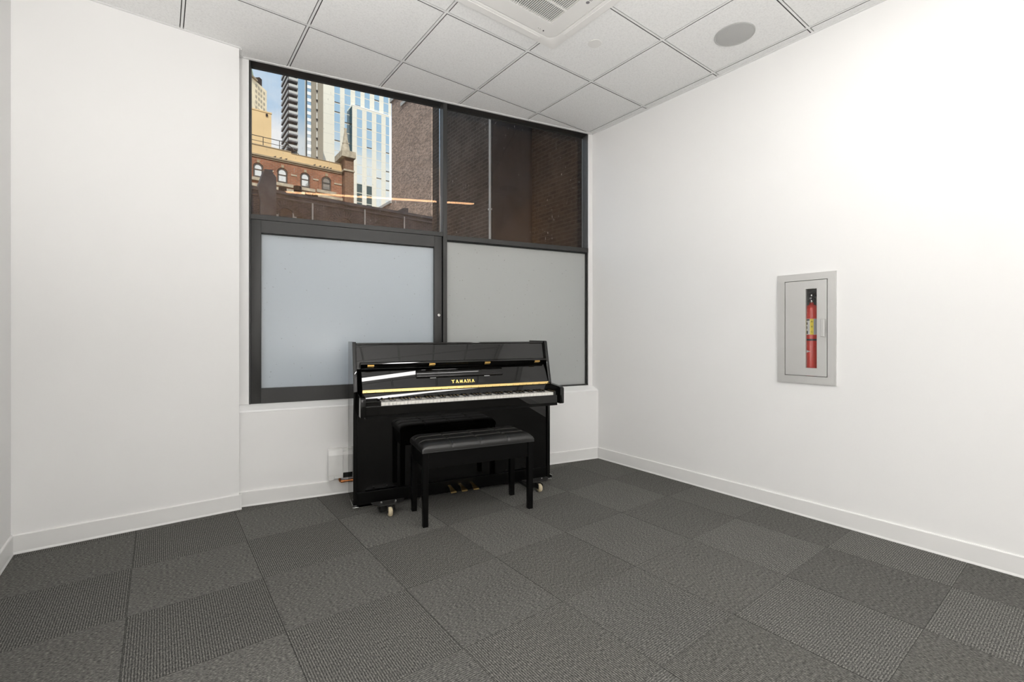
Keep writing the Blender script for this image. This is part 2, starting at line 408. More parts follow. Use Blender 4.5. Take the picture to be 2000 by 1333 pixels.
# right wall with an opening for the extinguisher cabinet
CY0, CY1, CZ0, CZ1 = -1.867, -1.603, 0.872, 1.496
b = MB()
b.box(0, .18, YB - .15, CY0, 0, H + .12).box(0, .18, CY1, 0.165, 0, H + .12)
b.box(0, .18, CY0, CY1, 0, CZ0).box(0, .18, CY0, CY1, CZ1, H + .12)
struct(b.build('wall_right', M['wall'], smooth=False), 'white right wall holding the recessed extinguisher cabinet', 'wall')
struct(MB().box(XL - .15, XL, YB - .15, 0.9, 0, H + .12).build('wall_left', M['wall'], smooth=False), 'white left wall', 'wall')
struct(MB().box(XL, 0, YB - .15, YB, 0, H + .12).build('wall_back', M['wall'], smooth=False), 'white back wall', 'wall')
struct(MB().box(XL, -2.82, YC, 0.9, 0, H + .12).build('wall_column', M['wall'], smooth=False), 'white boxed-out column left of the window', 'wall')

# window wall: low wall with a sloping ledge, and narrow strips beside and above the window
R_w = -W
wf = MB()
def lx(s): return -s                             # local x in the window-wall frame
wf.prism([(0, 0), (0, .622), (.07, .640), (.18, .640), (.18, 0)], 'x', lx(2.93), lx(-.04))
wf.box(lx(2.95), lx(2.829), .07, .18, .668, H + .1)
wf.box(lx(.058), lx(-.04), .07, .18, .668, H + .1)
wf.box(lx(2.829), lx(.058), .075, .175, 3.030, H + .1)
o = wf.build('wall_front', M['sill'], smooth=False); o.rotation_euler = (0, 0, R_w)
o.data.materials.clear(); o.data.materials.append(M['wall'])
struct(o, 'white window wall with a low ledge under the window', 'wall')
MB().prism([(-.001, .6225), (-.001, .628), (.003, .634), (.08, .668), (.12, .668), (.12, .6405), (.07, .6405)], 'x', lx(2.93), lx(.004)).build('window_ledge', M['sill'], o, label='bright white gloss ledge', smooth=False)

# ceiling: tile field clipped to the room, T bars, wall angle
T = 0.6096; GX, GY = 0.0793, -0.0529
def clip(bm, co, no):
    geom = bm.verts[:] + bm.edges[:] + bm.faces[:]
    bmesh.ops.bisect_plane(bm, geom=geom, plane_co=co, plane_no=no, clear_outer=True)
cuts = [((0, 0, 0), (1, 0, 0)), ((XL, 0, 0), (-1, 0, 0)), ((0, YB, 0), (0, -1, 0)), (wp(0, .066), (SW, CW, 0))]
ct, cg = MB(), MB()
bar = 0.006; gap = 0.0055
for i in range(-1, 8):
    for j in range(-2, 10):
        x1 = -GX - i * T; x0 = x1 - T; y1 = -GY - j * T; y0 = y1 - T
        e = bar + gap
        ct.box(x0 + e, x1 - e, y0 + e, y1 - e, H, H + .018)
for i in range(-1, 9):
    x = -GX - i * T; cg.box(x - bar, x + bar, YB, 1.2, H + .0005, H + .012)
for j in range(-2, 10):
    y = -GY - j * T; cg.box(XL, 0, y - bar, y + bar, H + .0009, H + .0115)
for bmx in (ct.bm, cg.bm):
    for c_, n_ in cuts: clip(bmx, Vector(c_), Vector(n_))
ceil = ct.build('ceiling', M['ceil'], smooth=False); ceil.data.materials.append(M['reveal'])
for f_ in ceil.data.polygons:
    if abs(f_.normal.z) < .5: f_.material_index = 1          # tile edges darkened, shadow of the reveals put into the colour
struct(ceil, 'white suspended tile ceiling', 'ceiling')
cg.build('ceiling_grid', M['tgrid'], ceil, smooth=False)
MB().prism([(XL - .1, YB - .1), (.1, YB - .1), tuple(wp(-.05, .10))[:2], tuple(wp(2.9, .10))[:2], (XL - .1, .7)], 'z', H + .020, H + .06).build('ceiling_backing', M['reveal'], ceil, smooth=False)
t1 = MB().box(-.016, 0, YB, -.003, H - .004, H + .002).build('trim_1', M['tgrid'], smooth=False); struct(t1, 'white ceiling angle along the right wall', 'trim')
t2 = MB().box(XL, -2.812, YC - .016, YC, H - .004, H + .002).box(-2.82, -2.806, YC, YC + .07, H - .004, H + .002).build('trim_2', M['tgrid'], smooth=False); struct(t2, 'white ceiling angle along the column', 'trim')
t3 = MB().box(lx(2.86), lx(.03), .048, .066, H - .005, H + .002).build('trim_3', M['tgrid'], smooth=False); t3.rotation_euler = (0, 0, R_w); struct(t3, 'white ceiling angle above the window', 'trim')

# baseboards
def bb(name, poly_ax, a0, a1, sgn, rot=0.0, lab=''):
    prof = [(0, 0), (sgn * .013, 0), (sgn * .013, .003), (sgn * .0095, .012), (sgn * .0095, .096), (sgn * .006, .101), (0, .101)]
    return prof
pr = bb('', '', 0, 0, -1)
o = MB().prism([(y, z) for y, z in pr], 'x', lx(2.876), lx(.012)).build('baseboard_front', M['base']); o.rotation_euler = (0, 0, R_w); struct(o, 'white baseboard under the window', 'baseboard')
o = MB().prism([(YC + y, z) for y, z in pr], 'x', XL + .0, -2.807).prism([(-2.82 - y, z) for y, z in pr], 'y', YC - .012, YC + .07).build('baseboard_column', M['base']); struct(o, 'white baseboard along the column', 'baseboard')
o = MB().prism([(y, z) for y, z in pr], 'y', YB, -.004).build('baseboard_right', M['base']); struct(o, 'white baseboard along the right wall', 'baseboard')
o = MB().prism([(XL - y, z) for y, z in pr], 'y', YB, YC - .0).build('baseboard_left', M['base']); struct(o, 'white baseboard along the left wall', 'baseboard')
o = MB().prism([(YB - y, z) for y, z in pr], 'x', XL, 0).build('baseboard_back', M['base']); struct(o, 'white baseboard along the back wall', 'baseboard')

# ------------------------------------------------------------------ window
win = bpy.data.objects.new('window_1', None); col.objects.link(win); win.rotation_euler = (0, 0, R_w)
struct(win, 'large dark framed window with two clear upper panes and two frosted lower panes', 'window')
SL, SR, ZB, ZT = 2.828, 0.058, 0.667, 3.040
f = MB()
f.box(lx(SL), lx(2.819), .074, .178, ZB, ZT)                              # left jamb
f.box(lx(SR), lx(.03), .082, .178, ZB, ZT)                                # right jamb
f.box(lx(SL), lx(SR), .082, .178, 3.022, ZT)                              # head
f.box(lx(2.819), lx(SR), .168, .176, 3.014, 3.024)                       # head stop
f.box(lx(1.46), lx(SR), .085, .178, ZB, .680)                             # sill bar, right
f.box(lx(.072), lx(SR), .105, .178, ZB, 1.95)
f.build('window_frame', M['frame'], win, smooth=False)
MB().box(lx(1.461), lx(1.427), .074, .178, ZB, ZT - .004, .002).build('mullion', M['frame'], win)
MB().box(lx(1.4655), lx(1.461), .15, .168, 1.972, 3.02).build('glazing_bead', M['chrome'], win, label='bright metal glazing bead beside the mullion')
MB().box(lx(2.819), lx(1.461), .076, .178, 1.937, 1.971, .002).build('transom', M['frame'], win)
MB().box(lx(1.427), lx(SR), .076, .178, 1.912, 1.952, .002).build('transom', M['frame'], win)
sash = MB()
x0, x1, z0, z1 = lx(2.818), lx(1.472), .669, 1.934
gx0, gx1, gz0, gz1 = lx(2.756), lx(1.533), .772, 1.848
sash.box(x0, gx0, .074, .14, z0, z1, .002).box(gx1, x1, .074, .14, z0, z1, .002)
sash.box(gx0, gx1, .0745, .14, gz1, z1).box(gx0, gx1, .0745, .14, z0, gz0)
so_ = sash.build('sash_frame', M['frame'], win, ang=50)
lk = MB().cyl(.011, .0, .006, (lx(1.497), .068, 1.3), 'y', 20, .001).build('window_lock', M['chrome'], so_, label='round chrome window lock')
MB().box(lx(1.499), lx(1.495), .0665, .0685, 1.293, 1.307).build('key_slot', M['ink'], so_)
MB().box(gx0 - .004, gx1 + .004, .108, .114, gz0 - .004, gz1 + .004).build('frosted_pane', M['frost'], win, label='frosted lower left pane', smooth=False)
MB().box(lx(1.427), lx(.07), .112, .118, .68, 1.912).build('frosted_pane', M['frost_shaded'], win, label='frosted lower right pane', smooth=False)
MB().box(gx0, gx1, .098, .108, gz1 - .006, gz1 + .001).box(lx(1.425), lx(.072), .10, .112, 1.903, 1.913).build('weather_strip', M['gasket'], win, smooth=False)
MB().box(lx(2.819), lx(1.461), .170, .1705, 1.971, 3.02).build('clear_pane', M['glass'], win, label='clear upper left pane', smooth=False)
MB().box(lx(1.427), lx(SR), .170, .1705, 1.952, 3.02).build('clear_pane', M['glass'], win, label='clear dusty upper right pane', smooth=False)

# ------------------------------------------------------------------ piano (local x to the right, y towards the window)
PS = 1.4665
pn = thing('upright_piano', 'glossy black upright piano with open keyboard standing under the window', 'piano', wp(PS, 0), -W)
def px_(s): return PS - s
ZP = 0.022
side = [(-.075, ZP), (-.385, ZP), (-.385, .60), (-.408, .772), (-.336, 1.088), (-.328, 1.095), (-.075, 1.095)]
for s0, s1 in ((2.202, 2.178), (.757, .733)):
    MB().prism(side, 'x', px_(s0), px_(s1), .0025).build('side_panel', M['gloss'], pn)
arm = [(-.385, .634), (-.600, .634), (-.606, .640), (-.606, .745), (-.598, .754), (-.575, .760), (-.395, .774), (-.385, .774)]
for s0, s1 in ((2.184, 2.152), (.772, .740)):
    MB().prism(arm, 'x', px_(s0), px_(s1), .002).build('arm', M['gloss'], pn)
A, B = px_(2.178), px_(.757)
MB().box(A + .0005, B - .0005, -.322, -.075, 1.074, 1.088, .003).build('top_lid', M['gloss'], pn)
MB().prism([(-.316, 1.072), (-.352, .915), (-.332, .915), (-.296, 1.072)], 'x', A + .0005, B - .0005).build('upper_panel', M['gloss'], pn)
# fallboard, leaning open: lip with its hinge row, then a hollow curve down to the keys
fprof = []; d_ = .346; z_ = .915
while z_ > .783:
    fprof.append((-d_, z_)); d_ += .006 * math.tan(math.radians(24.3 + (z_ - .848) * 9)); z_ -= .006
fprof.append((-d_ + .0005, .782))
fb = MB().quadstrip(fprof, px_(2.147), px_(.765), .014).build('fallboard', M['gloss'], pn, ang=40)
def fy(z): return -(.346 + (.915 - z) * math.tan(math.radians(24.4)))
MB().prism([(-.346, .960), (-.404, .957), (-.406, .948), (-.398, .944), (-.376, .918), (-.348, .912)], 'x', px_(2.156), px_(.772), .002).build('fallboard_lip', M['gloss'], fb)
for s0 in (2.0925, 1.679, 1.264, .851):
    hg = MB().box(px_(s0 + .021), px_(s0 - .021), -.4005, -.384, .9255, .9465, .001)
    for v in hg.bm.verts: v.co.y += (.946 - v.co.z) * .75
    hg.cyl(.0035, px_(s0 + .021), px_(s0 - .021), (0, -.3965, .937), 'x', 12)
    hg.build('hinge', M['brass'], fb)
# folded music desk on the fallboard
def dk(z, t): return (fy(z) - t, z)
md = MB().prism([dk(.896, .0003), dk(.895, .010), dk(.892, .0125), dk(.888, .0138), dk(.880, .0146), dk(.872, .0149), dk(.862, .0146), dk(.854, .0136), dk(.848, .0115), dk(.845, .008), dk(.844, .0003)], 'x', px_(1.786), px_(1.139)).build('music_desk', M['gloss'], fb, ang=50)
for s0 in (1.672, 1.267):
    MB().box(px_(s0 + .021), px_(s0 - .021), fy(.842) - .010, fy(.842) + .002, .8395, .8438).build('desk_hinge', M['chrome'], fb)
# raised maker's lettering, upright strokes with serifs
def letters(word, xc, zc, h, pitch, y):
    b = MB(); n = len(word)
    def stroke(x0, z0, x1, z1, w):
        d = Vector((x1 - x0, z1 - z0)); d.normalize(); nrm = Vector((-d.y, d.x)) * w / 2
        pts = [(x0 + nrm.x, z0 + nrm.y), (x1 + nrm.x, z1 + nrm.y), (x1 - nrm.x, z1 - nrm.y), (x0 - nrm.x, z0 - nrm.y)]
        b.prism(pts, 'y', y - .0015, y + .006)
    def serif(x, z): stroke(x - .0055, z, x + .0055, z, .0022)
    for k, ch in enumerate(word):
        x = xc + (k - (n - 1) / 2) * pitch; t = h / 2; w = h * .40
        if ch == 'Y':
            stroke(x, 0, x, -t, .0058); stroke(x, 0, x - w, t, .0058); stroke(x, 0, x + w, t, .0034); serif(x, -t); serif(x - w, t); serif(x + w, t)
        elif ch == 'A':
            stroke(x - w, -t, x, t, .0034); stroke(x, t, x + w, -t, .0062); stroke(x - w * .6, -t * .3, x + w * .6, -t * .3, .003); serif(x - w, -t); serif(x + w, -t)
        elif ch == 'M':
            stroke(x - w, -t, x - w, t, .0034); stroke(x + w, -t, x + w, t, .006); stroke(x - w, t, x, -t * .6, .0055); stroke(x, -t * .6, x + w, t, .0034); serif(x - w, -t); serif(x + w, -t)
        elif ch == 'H':
            stroke(x - w, -t, x - w, t, .0058); stroke(x + w, -t, x + w, t, .0058); stroke(x - w, 0, x + w, 0, .0034)
            for sx in (-w, w): serif(x + sx, t); serif(x + sx, -t)
    for v in b.bm.verts:
        v.co.y += v.co.z * 0.4536                  # follows the lean of the fallboard
        v.co.z += zc
    return b
letters('YAMAHA', px_(1.4535), .8115, .019, .0300, fy(.8115) - .0012).build('lettering', M['gold'], fb, label='gold raised maker name')
# long brass hinge with its screws, black rail above the keys
bh = MB().prism([(-.400, .784), (-.409, .780), (-.412, .763), (-.390, .760)], 'x', px_(2.146), px_(.762)).build('long_hinge', M['brass'], pn)
sme = MB().cyl(.0022, -.4125, -.4095, (0, 0, .7665), 'y', 10).mesh('screw'); sme.materials.append(M['darkmetal'])
for k in range(25):
    o = bpy.data.objects.new('screw', sme); col.objects.link(o); o.parent = bh; o.location.x = px_(2.12 - k * .0555)
MB().prism([(-.388, .760), (-.4035, .7595), (-.4075, .752), (-.4126, .742), (-.4177, .732), (-.4227, .722), (-.4227, .716), (-.388, .716)], 'x', px_(2.150), px_(.773)).build('key_rail', M['gloss'], pn)
MB().box(px_(2.150), px_(.773), -.4285, -.4230, .7165, .7225).build('felt_strip', M['felt'], pn)
for s0, s1 in ((2.150, 2.0545), (.8045, .773)):
    MB().box(px_(s0), px_(s1), -.572, -.425, .690, .727, .003).build('key_block', M['gloss'], pn)
MB().box(px_(2.151), px_(.773), -.582, -.5665, .638, .697, .003).build('key_slip', M['gloss'], pn)
MB().box(px_(2.150), px_(.774), -.5655, -.386, .618, .668).build('key_bed', M['satin'], pn)
# 88 keys
KW = (2.0535 - .8055) / 52
kme = MB().box(.0005, KW - .0005, -.5625, -.425, .672, .7155, .0016).mesh('white_key'); kme.materials.append(M['ivory'])
bme = MB().prism([(-.514, .7155), (-.509, .7268), (-.425, .7285), (-.425, .7155)], 'x', -.0055, .0055, .0012).mesh('black_key'); bme.materials.append(M['ebony'])
names = 'ABCDEFG'
for k in range(52):
    o = bpy.data.objects.new('white_key', kme); col.objects.link(o); o.parent = pn; o.location.x = px_(2.0535) + k * KW
    if k < 51 and names[k % 7] in 'ACDFG':
        o = bpy.data.objects.new('black_key', bme); col.objects.link(o); o.parent = pn; o.location.x = px_(2.0535) + (k + 1) * KW
# lower case
MB().box(A + .0005, B - .0005, -.372, -.350, .108, .618, .002).build('lower_panel', M['gloss'], pn)
MB().box(A + .0005, B - .0005, -.378, -.10, ZP + .002, .106, .002).build('bottom_board', M['satin'], pn)
MB().box(A + .0005, B - .0005, -.10, -.078, .108, 1.07).build('back_panel', M['satin'], pn)
for s0 in (1.552, 1.472, 1.386):
    pd = MB()
    prof = [(-.360, .075, .010), (-.400, .074, .010), (-.425, .070, .011), (-.455, .0635, .017), (-.480, .061, .0215), (-.487, .059, .021)]
    top = [[pd.bm.verts.new((px_(s0) + sx * w_, y_, z_)) for sx in (-1, 1)] for y_, z_, w_ in prof]
    bot = [[pd.bm.verts.new((px_(s0) + sx * w_, y_, z_ - .009)) for sx in (-1, 1)] for y_, z_, w_ in prof]
    for a in range(len(prof) - 1):
        pd.bm.faces.new((top[a][0], top[a][1], top[a + 1][1], top[a + 1][0])); pd.bm.faces.new((bot[a][0], bot[a + 1][0], bot[a + 1][1], bot[a][1]))
        for sx in (0, 1): pd.bm.faces.new((top[a][sx], top[a + 1][sx], bot[a + 1][sx], bot[a][sx]))
    pd.bm.faces.new((top[0][0], bot[0][0], bot[0][1], top[0][1])); pd.bm.faces.new((top[-1][0], top[-1][1], bot[-1][1], bot[-1][0]))
    pd._bev(pd.bm.verts[:], .0015, 1)
    pd.build('pedal', M['brass'], pn)

# ------------------------------------------------------------------ piano dollies
def dolly(s, lab, edge):
    d = thing('piano_dolly', lab, 'dolly', wp(s, 0), -W, 'dollies under the piano')
    MB().box(-.05, .05, -.50, -.085, .004, .0205, .002).build('carrier_bar', M['darkmetal'], d)
    MB().prism([(-.105, -.500), (.105, -.500), (.095, -.548), (.058, -.582), (-.058, -.582), (-.095, -.548)], 'z', .068, .0755, .0015).box(-.045, .045, -.503, -.490, .0205, .069).build('deck_plate', M['darkmetal'], d)
    for sx in (-.045, .045):
        MB().lathe([(.007, .0755), (.007, .080), (.004, .082)], (sx, -.53, 0), 'z', 6).build('bolt', M['chrome'], d)
    fk = MB().cyl(.017, .060, .068, (0, -.555, 0), 'z', 20).box(-.0185, -.0165, -.600, -.545, .024, .061, .0005).box(.0165, .0185, -.600, -.545, .024, .061, .0005).box(-.0185, .0185, -.572, -.545, .056, .061)
    fk.cyl(.004, -.021, .021, (0, -.583, .029), 'x', 10).build('castor_fork', M['darkmetal'], d)
    MB().lathe([(.012, -.013), (.024, -.013), (.0285, -.008), (.029, 0), (.0285, .008), (.024, .013), (.012, .013)], (0, -.583, .029), 'x', 28).build('castor_wheel', M['castor'], d, ang=50)
    MB().box(edge * .168, edge * .205, -.405, -.3895, .003, .024, .001).box(edge * .2045, edge * .2105, -.41, -.30, .003, .046, .001).box(edge * .045, edge * .205, -.376, -.345, .004, .012).build('corner_bracket', M['chrome'], d)
dolly(2.002, 'dark steel piano dolly with a yellowed castor under the left end of the piano', -1)
dolly(.934, 'dark steel piano dolly with a yellowed castor under the right end of the piano', 1)

# ------------------------------------------------------------------ bench
BS = 1.4935
bn = thing('piano_bench', 'black piano bench with a stitched padded seat in front of the piano', 'bench', wp(BS, -.692), -W)
hw, hd = .372, .163
seat = MB()
NX, NY = 48, 24
grid = []
def seat_z(u, v):                                # domed pad with stitched seams
    e = min(1 - abs(u), 1) * hw; g = min(1 - abs(v), 1) * hd
    ez = 1 - (1 - min(e / .055, 1)) ** 2.2; gz = 1 - (1 - min(g / .055, 1)) ** 2.2
    z = .4625 + .034 * ez ** .5 * gz ** .5
    sx = u * hw; sy = v * hd
    for q in (-.186, 0, .186): z -= .005 * math.exp(-((sx - q) / .006) ** 2)
    for q in (-.054, .054): z -= .005 * math.exp(-((sy - q) / .005) ** 2)
    return z
us = sorted(set([round(-1 + 2 * i / 60, 4) for i in range(61)] + [q / hw + d for q in (-.186, 0, .186) for d in (-.015, -.008, 0, .008, .015)] + [-.99, .99, -.975, .975]))
vs = sorted(set([round(-1 + 2 * i / 30, 4) for i in range(31)] + [q / hd + d for q in (-.054, .054) for d in (-.03, -.015, 0, .015, .03)] + [-.985, .985, -.96, .96]))
G = [[seat.bm.verts.new((u * hw, v * hd, seat_z(u, v))) for v in vs] for u in us]
for i in range(len(us) - 1):
    for j in range(len(vs) - 1): seat.bm.faces.new((G[i][j], G[i + 1][j], G[i + 1][j + 1], G[i][j + 1]))
rim = [G[i][0] for i in range(len(us))] + [G[-1][j] for j in range(1, len(vs))] + [G[i][-1] for i in range(len(us) - 2, -1, -1)] + [G[0][j] for j in range(len(vs) - 2, 0, -1)]
low = [seat.bm.verts.new((v.co.x, v.co.y, .441)) for v in rim]
for i in range(len(rim)): seat.bm.faces.new((rim[i], rim[(i + 1) % len(rim)], low[(i + 1) % len(rim)], low[i]))
seat.bm.faces.new(low)
so2 = seat.build('seat_pad', M['leather'], bn, ang=60)
pp = [(-hw, -hd), (hw, -hd), (hw, hd), (-hw, hd), (-hw, -hd)]
MB().tube([(x, y, .443) for x, y in pp], .0022, 8).build('piping', M['leather'], so2, ang=50)
st = MB()
for q in (-.186, 0, .186):
    for d in (-.007, .007): st.tube([(q + d, v * hd, seat_z((q + d) / hw, v) + .0004) for v in vs if abs(v) < .97], .0007, 5)
for q in (-.054, .054):
    for d in (-.006, .006): st.tube([(u * hw, q + d, seat_z(u, (q + d) / hd) + .0004) for u in us if abs(u) < .985], .0007, 5)
st.build('stitching', pbr('charcoal thread', (0.07, 0.068, 0.06), 0.6), so2)
lp = [(sx * (.350), sy * .141) for sx in (-1, 1) for sy in (-1, 1)]
for x, y in lp:
    lg = MB().box(x - .018, x + .018, y - .018, y + .018, 0, .440, .0015)
    for v in lg.bm.verts:
        k = (.44 - v.co.z) / .44 * .12; v.co.x += (x - v.co.x) * k; v.co.y += (y - v.co.y) * k
    lg.build('leg', M['satin'], bn)
for sy in (-1, 1): MB().box(-.3315, .3315, sy * .141 - .010, sy * .141 + .010, .345, .440, .001).build('apron', M['satin'], bn)
for sx in (-1, 1): MB().box(sx * .350 - .010, sx * .350 + .010, -.1225, .1225, .345, .440, .001).build('apron', M['satin'], bn)

# ------------------------------------------------------------------ baseboard heater
ht = thing('baseboard_heater', 'white baseboard heater with a copper pipe on the wall left of the piano', 'heater', wp(2.333, 0), -W)
prof = [(-.0005, .128), (-.0005, .332), (-.030, .331), (-.047, .322), (-.060, .290), (-.062, .160), (-.062, .145), (-.048, .145)]
MB().prism(prof, 'x', 0, .098, .0015).build('end_cover', M['heater'], ht, ang=50)
MB().prism([(-.0005, .160), (-.0005, .310), (-.044, .310), (-.050, .286), (-.052, .160)], 'x', .0985, .142, .001).box(.0985, .142, -.030, -.001, .310, .328).build('joint_sleeve', M['heater'], ht)
MB().prism([(y, z + .003) for y, z in prof], 'x', .1425, .75, .0015).build('front_cover', M['heater'], ht, ang=50)
MB().box(.003, .036, -.062, -.054, .118, .1445, .001).box(.038, .098, -.060, -.052, .126, .1445, .001).build('damper_flap', M['heater'], ht)
MB().box(.1435, .75, -.061, -.053, .127, .1475, .001).build('damper_flap', M['heater'], ht)
MB().box(.100, .140, -.030, -.001, .118, .1585).build('pipe_bracket', M['darkmetal'], ht)
MB().tube([(.078, -.032, .150), (.078, -.032, .108), (.080, -.032, .100), (.087, -.032, .095), (.10, -.032, .094), (.40, -.032, .094)], .0085, 14).tube([(.086, -.032, .0945), (.112, -.032, .094)], .0105, 14).build('copper_pipe', M['copper'], ht, label='copper supply pipe with an elbow', ang=50)

# ------------------------------------------------------------------ extinguisher cabinet (in the right wall)
cb = thing('extinguisher_cabinet', 'brushed steel extinguisher cabinet with a narrow glass slot set in the right wall', 'cabinet', (0, -1.735, 0.8375))
oy, oz = 1.735, -.8375
tub = MB()
y0, y1, z0, z1 = CY0 + .002 + oy, CY1 - .002 + oy, CZ0 + .002 + oz, CZ1 - .002 + oz
tub.box(.165, .17, y0, y1, z0, z1).box(.002, .165, y0, y0 + .004, z0, z1).box(.002, .165, y1 - .004, y1, z0, z1).box(.002, .165, y0, y1, z0, z0 + .004).box(.002, .165, y0, y1, z1 - .004, z1)
tub.build('tub', M['steeldark'], cb, label='dark cabinet interior', smooth=False)
fr = MB(); fy0, fy1, fz0, fz1 = -1.9005 + oy, -1.5695 + oy, 0, .691
dy0, dy1, dz0, dz1 = -1.8565 + oy, -1.6145 + oy, .0465, .6475
fr.box(-.012, -.0005, fy0, dy0, fz0, fz1).box(-.012, -.0005, dy1, fy1, fz0, fz1).box(-.012, -.0005, dy0, dy1, fz0, dz0).box(-.012, -.0005, dy0, dy1, dz1, fz1)
fr.build('trim_frame', M['steel'], cb, smooth=False)
g = .0035
sy0, sy1, sz0, sz1 = -1.7985 + oy, -1.7365 + oy, .936 + oz, 1.430 + oz
dr = MB()
dr.box(-.012, .004, dy0 + g, sy0, dz0 + g, dz1 - g).box(-.012, .004, sy1, dy1 - g, dz0 + g, dz1 - g).box(-.012, .004, sy0, sy1, dz0 + g, sz0).box(-.012, .004, sy0, sy1, sz1, dz1 - g)
door = dr.build('cabinet_door', M['steel'], cb, smooth=False)
MB().box(.004, .006, sy0 - .004, sy1 + .004, sz0 - .004, sz1 + .004).build('slot_pane', M['slotglass'], door, smooth=False)
hy = -1.8365 + oy
MB().box(-.036, -.030, hy - .011, hy + .011, 1.132 + oz, 1.239 + oz, .002).cyl(.005, -.031, -.0115, (0, hy, 1.143 + oz), 'x', 12).cyl(.005, -.031, -.0115, (0, hy, 1.228 + oz), 'x', 12).build('door_pull', M['steel'], door)

ex = thing('fire_extinguisher', 'red fire extinguisher with a white and yellow label behind the cabinet slot', 'fire extinguisher', (.080, -1.737, .8785))
ez = -.8785
MB().lathe([(.030, 0), (.044, .004), (.0455, .02), (.0455, .408), (.0435, .424), (.037, .440), (.024, .453), (.013, .458), (.0115, .474)], (0, 0, 0), 'z', 40).build('cylinder', M['red'], ex, ang=50)
def arc(r, a0, a1, za, zb, n=20):
    b = MB(); P = []
    for i in range(n + 1):
        a = math.radians(a0 + (a1 - a0) * i / n)
        P.append([b.bm.verts.new((rr * math.cos(a), rr * math.sin(a), z)) for rr, z in ((r, za), (r, zb), (r - .0006, zb), (r - .0006, za))])
    for A_, B_ in zip(P, P[1:]):
        for k in range(4): b.bm.faces.new((A_[k], A_[(k + 1) % 4], B_[(k + 1) % 4], B_[k]))
    b.bm.faces.new(P[0]); b.bm.faces.new(list(reversed(P[-1])))
    return b
lb = arc(.0462, 100, 260, 1.144 + ez, 1.244 + ez).build('paper_label', M['labelwhite'], ex)
ya = 201
arc(.0465, ya - 12, ya + 12, 1.144 + ez, 1.244 + ez, 6).build('yellow_stripe', M['yellow'], lb)
arc(.0465, ya + 12.3, 259, 1.146 + ez, 1.244 + ez, 10).build('grey_text_block', M['labelgrey'], lb)
pc = MB()
for a0, a1, za, zb in ((165, 186, 1.233, 1.241), (150, 172, 1.207, 1.222), (150, 170, 1.181, 1.197), (150, 175, 1.149, 1.168)):
    a_ = arc(.0465, a0, a1, za + ez, zb + ez, 5); me_ = a_.mesh('t'); pc.bm.from_mesh(me_); bpy.data.meshes.remove(me_)
pc.build('printed_pictograms', M['ink'], lb)
for ch, zc in (('A', 1.226), ('B', 1.194), ('C', 1.162)):
    me_ = text_mesh(ch, .015, .0004); me_.materials.append(M['ink'])
    o = bpy.data.objects.new('class_letter', me_); col.objects.link(o); o.parent = lb
    a = math.radians(ya); o.location = (.0468 * math.cos(a), .0468 * math.sin(a), zc + ez)
    o.rotation_euler = (PI / 2, 0, a + PI / 2)
arc(.0468, 60, 300, 1.106 + ez, 1.117 + ez, 30).build('strap', M['ink'], ex, label='black strap')
tr_ = MB(); R_ = []
for q in range(9):
    a = math.radians(156 + 36 * q / 8); hh = .011 * (1 - q / 8) + .0003
    R_.append([tr_.bm.verts.new((rr_ * math.cos(a), rr_ * math.sin(a), 1.038 + ez + sg * hh)) for rr_, sg in ((.0466, -1), (.0466, 1), (.0459, 1), (.0459, -1))])
for A_, B_ in zip(R_, R_[1:]):
    for q in range(4): tr_.bm.faces.new((A_[q], A_[(q + 1) % 4], B_[(q + 1) % 4], B_[q]))
tr_.bm.faces.new(R_[0]); tr_.bm.faces.new(list(reversed(R_[-1])))
tr_.build('arrow_decal', M['labelwhite'], ex, label='white arrow decal', smooth=False)
MB().lathe([(.013, .498), (.016, .502), (.016, .512), (.012, .516), (.012, .530), (.015, .533), (.015, .548), (.008, .552)], (0, 0, -.028), 'z', 20).build('valve', M['chrome'], ex, ang=50)
MB().prism([(-.020, .520), (.055, .538), (.058, .544), (-.018, .528)], 'y', -.008, .008, .001).prism([(-.018, .500), (.050, .492), (.052, .499), (-.016, .508)], 'y', -.008, .008, .001).build('lever', M['ink'], ex)
MB().cyl(.008, -.020, -.011, (0, 0, .496), 'x', 20, .001).build('gauge', M['logo'], ex)
MB().tube([(-.005, -.012, .507), (-.012, -.030, .512), (-.015, -.044, .50), (-.012, -.053, .46), (-.010, -.054, .30)], .006, 10).build('hose', M['ink'], ex, ang=50)

# ------------------------------------------------------------------ ceiling fittings
ac = thing('air_conditioner', 'white square ceiling cassette air conditioner with a slatted intake grille', 'air conditioner', (-1.680, -1.178, H))
S = .475; zt, zb = -.0015, -.030
def rrect(h, r, n=6):
    pts = []
    for cx, cy, a0 in ((h - r, h - r, 0), (-h + r, h - r, 90), (-h + r, -h + r, 180), (h - r, -h + r, 270)):
        for i in range(n + 1):
            a = math.radians(a0 + 90 * i / n); pts.append((cx + r * math.cos(a), cy + r * math.sin(a)))
    return pts
# body: flat flange, stepped bevel
bd = MB()
loops = []
for h, r, z in ((S, .012, zt), (S, .012, zb + .006), (S - .004, .014, zb), (.405, .05, zb - .004), (.398, .052, zb - .001), (.398, .052, zt - .001)):
    loops.append([bd.bm.verts.new((x, y, z)) for x, y in rrect(h, r)])
for A_, B_ in zip(loops, loops[1:]):
    n = len(A_)
    for i in range(n): bd.bm.faces.new((A_[i], A_[(i + 1) % n], B_[(i + 1) % n], B_[i]))
bd.build('panel_frame', M['acplastic'], ac, ang=25)
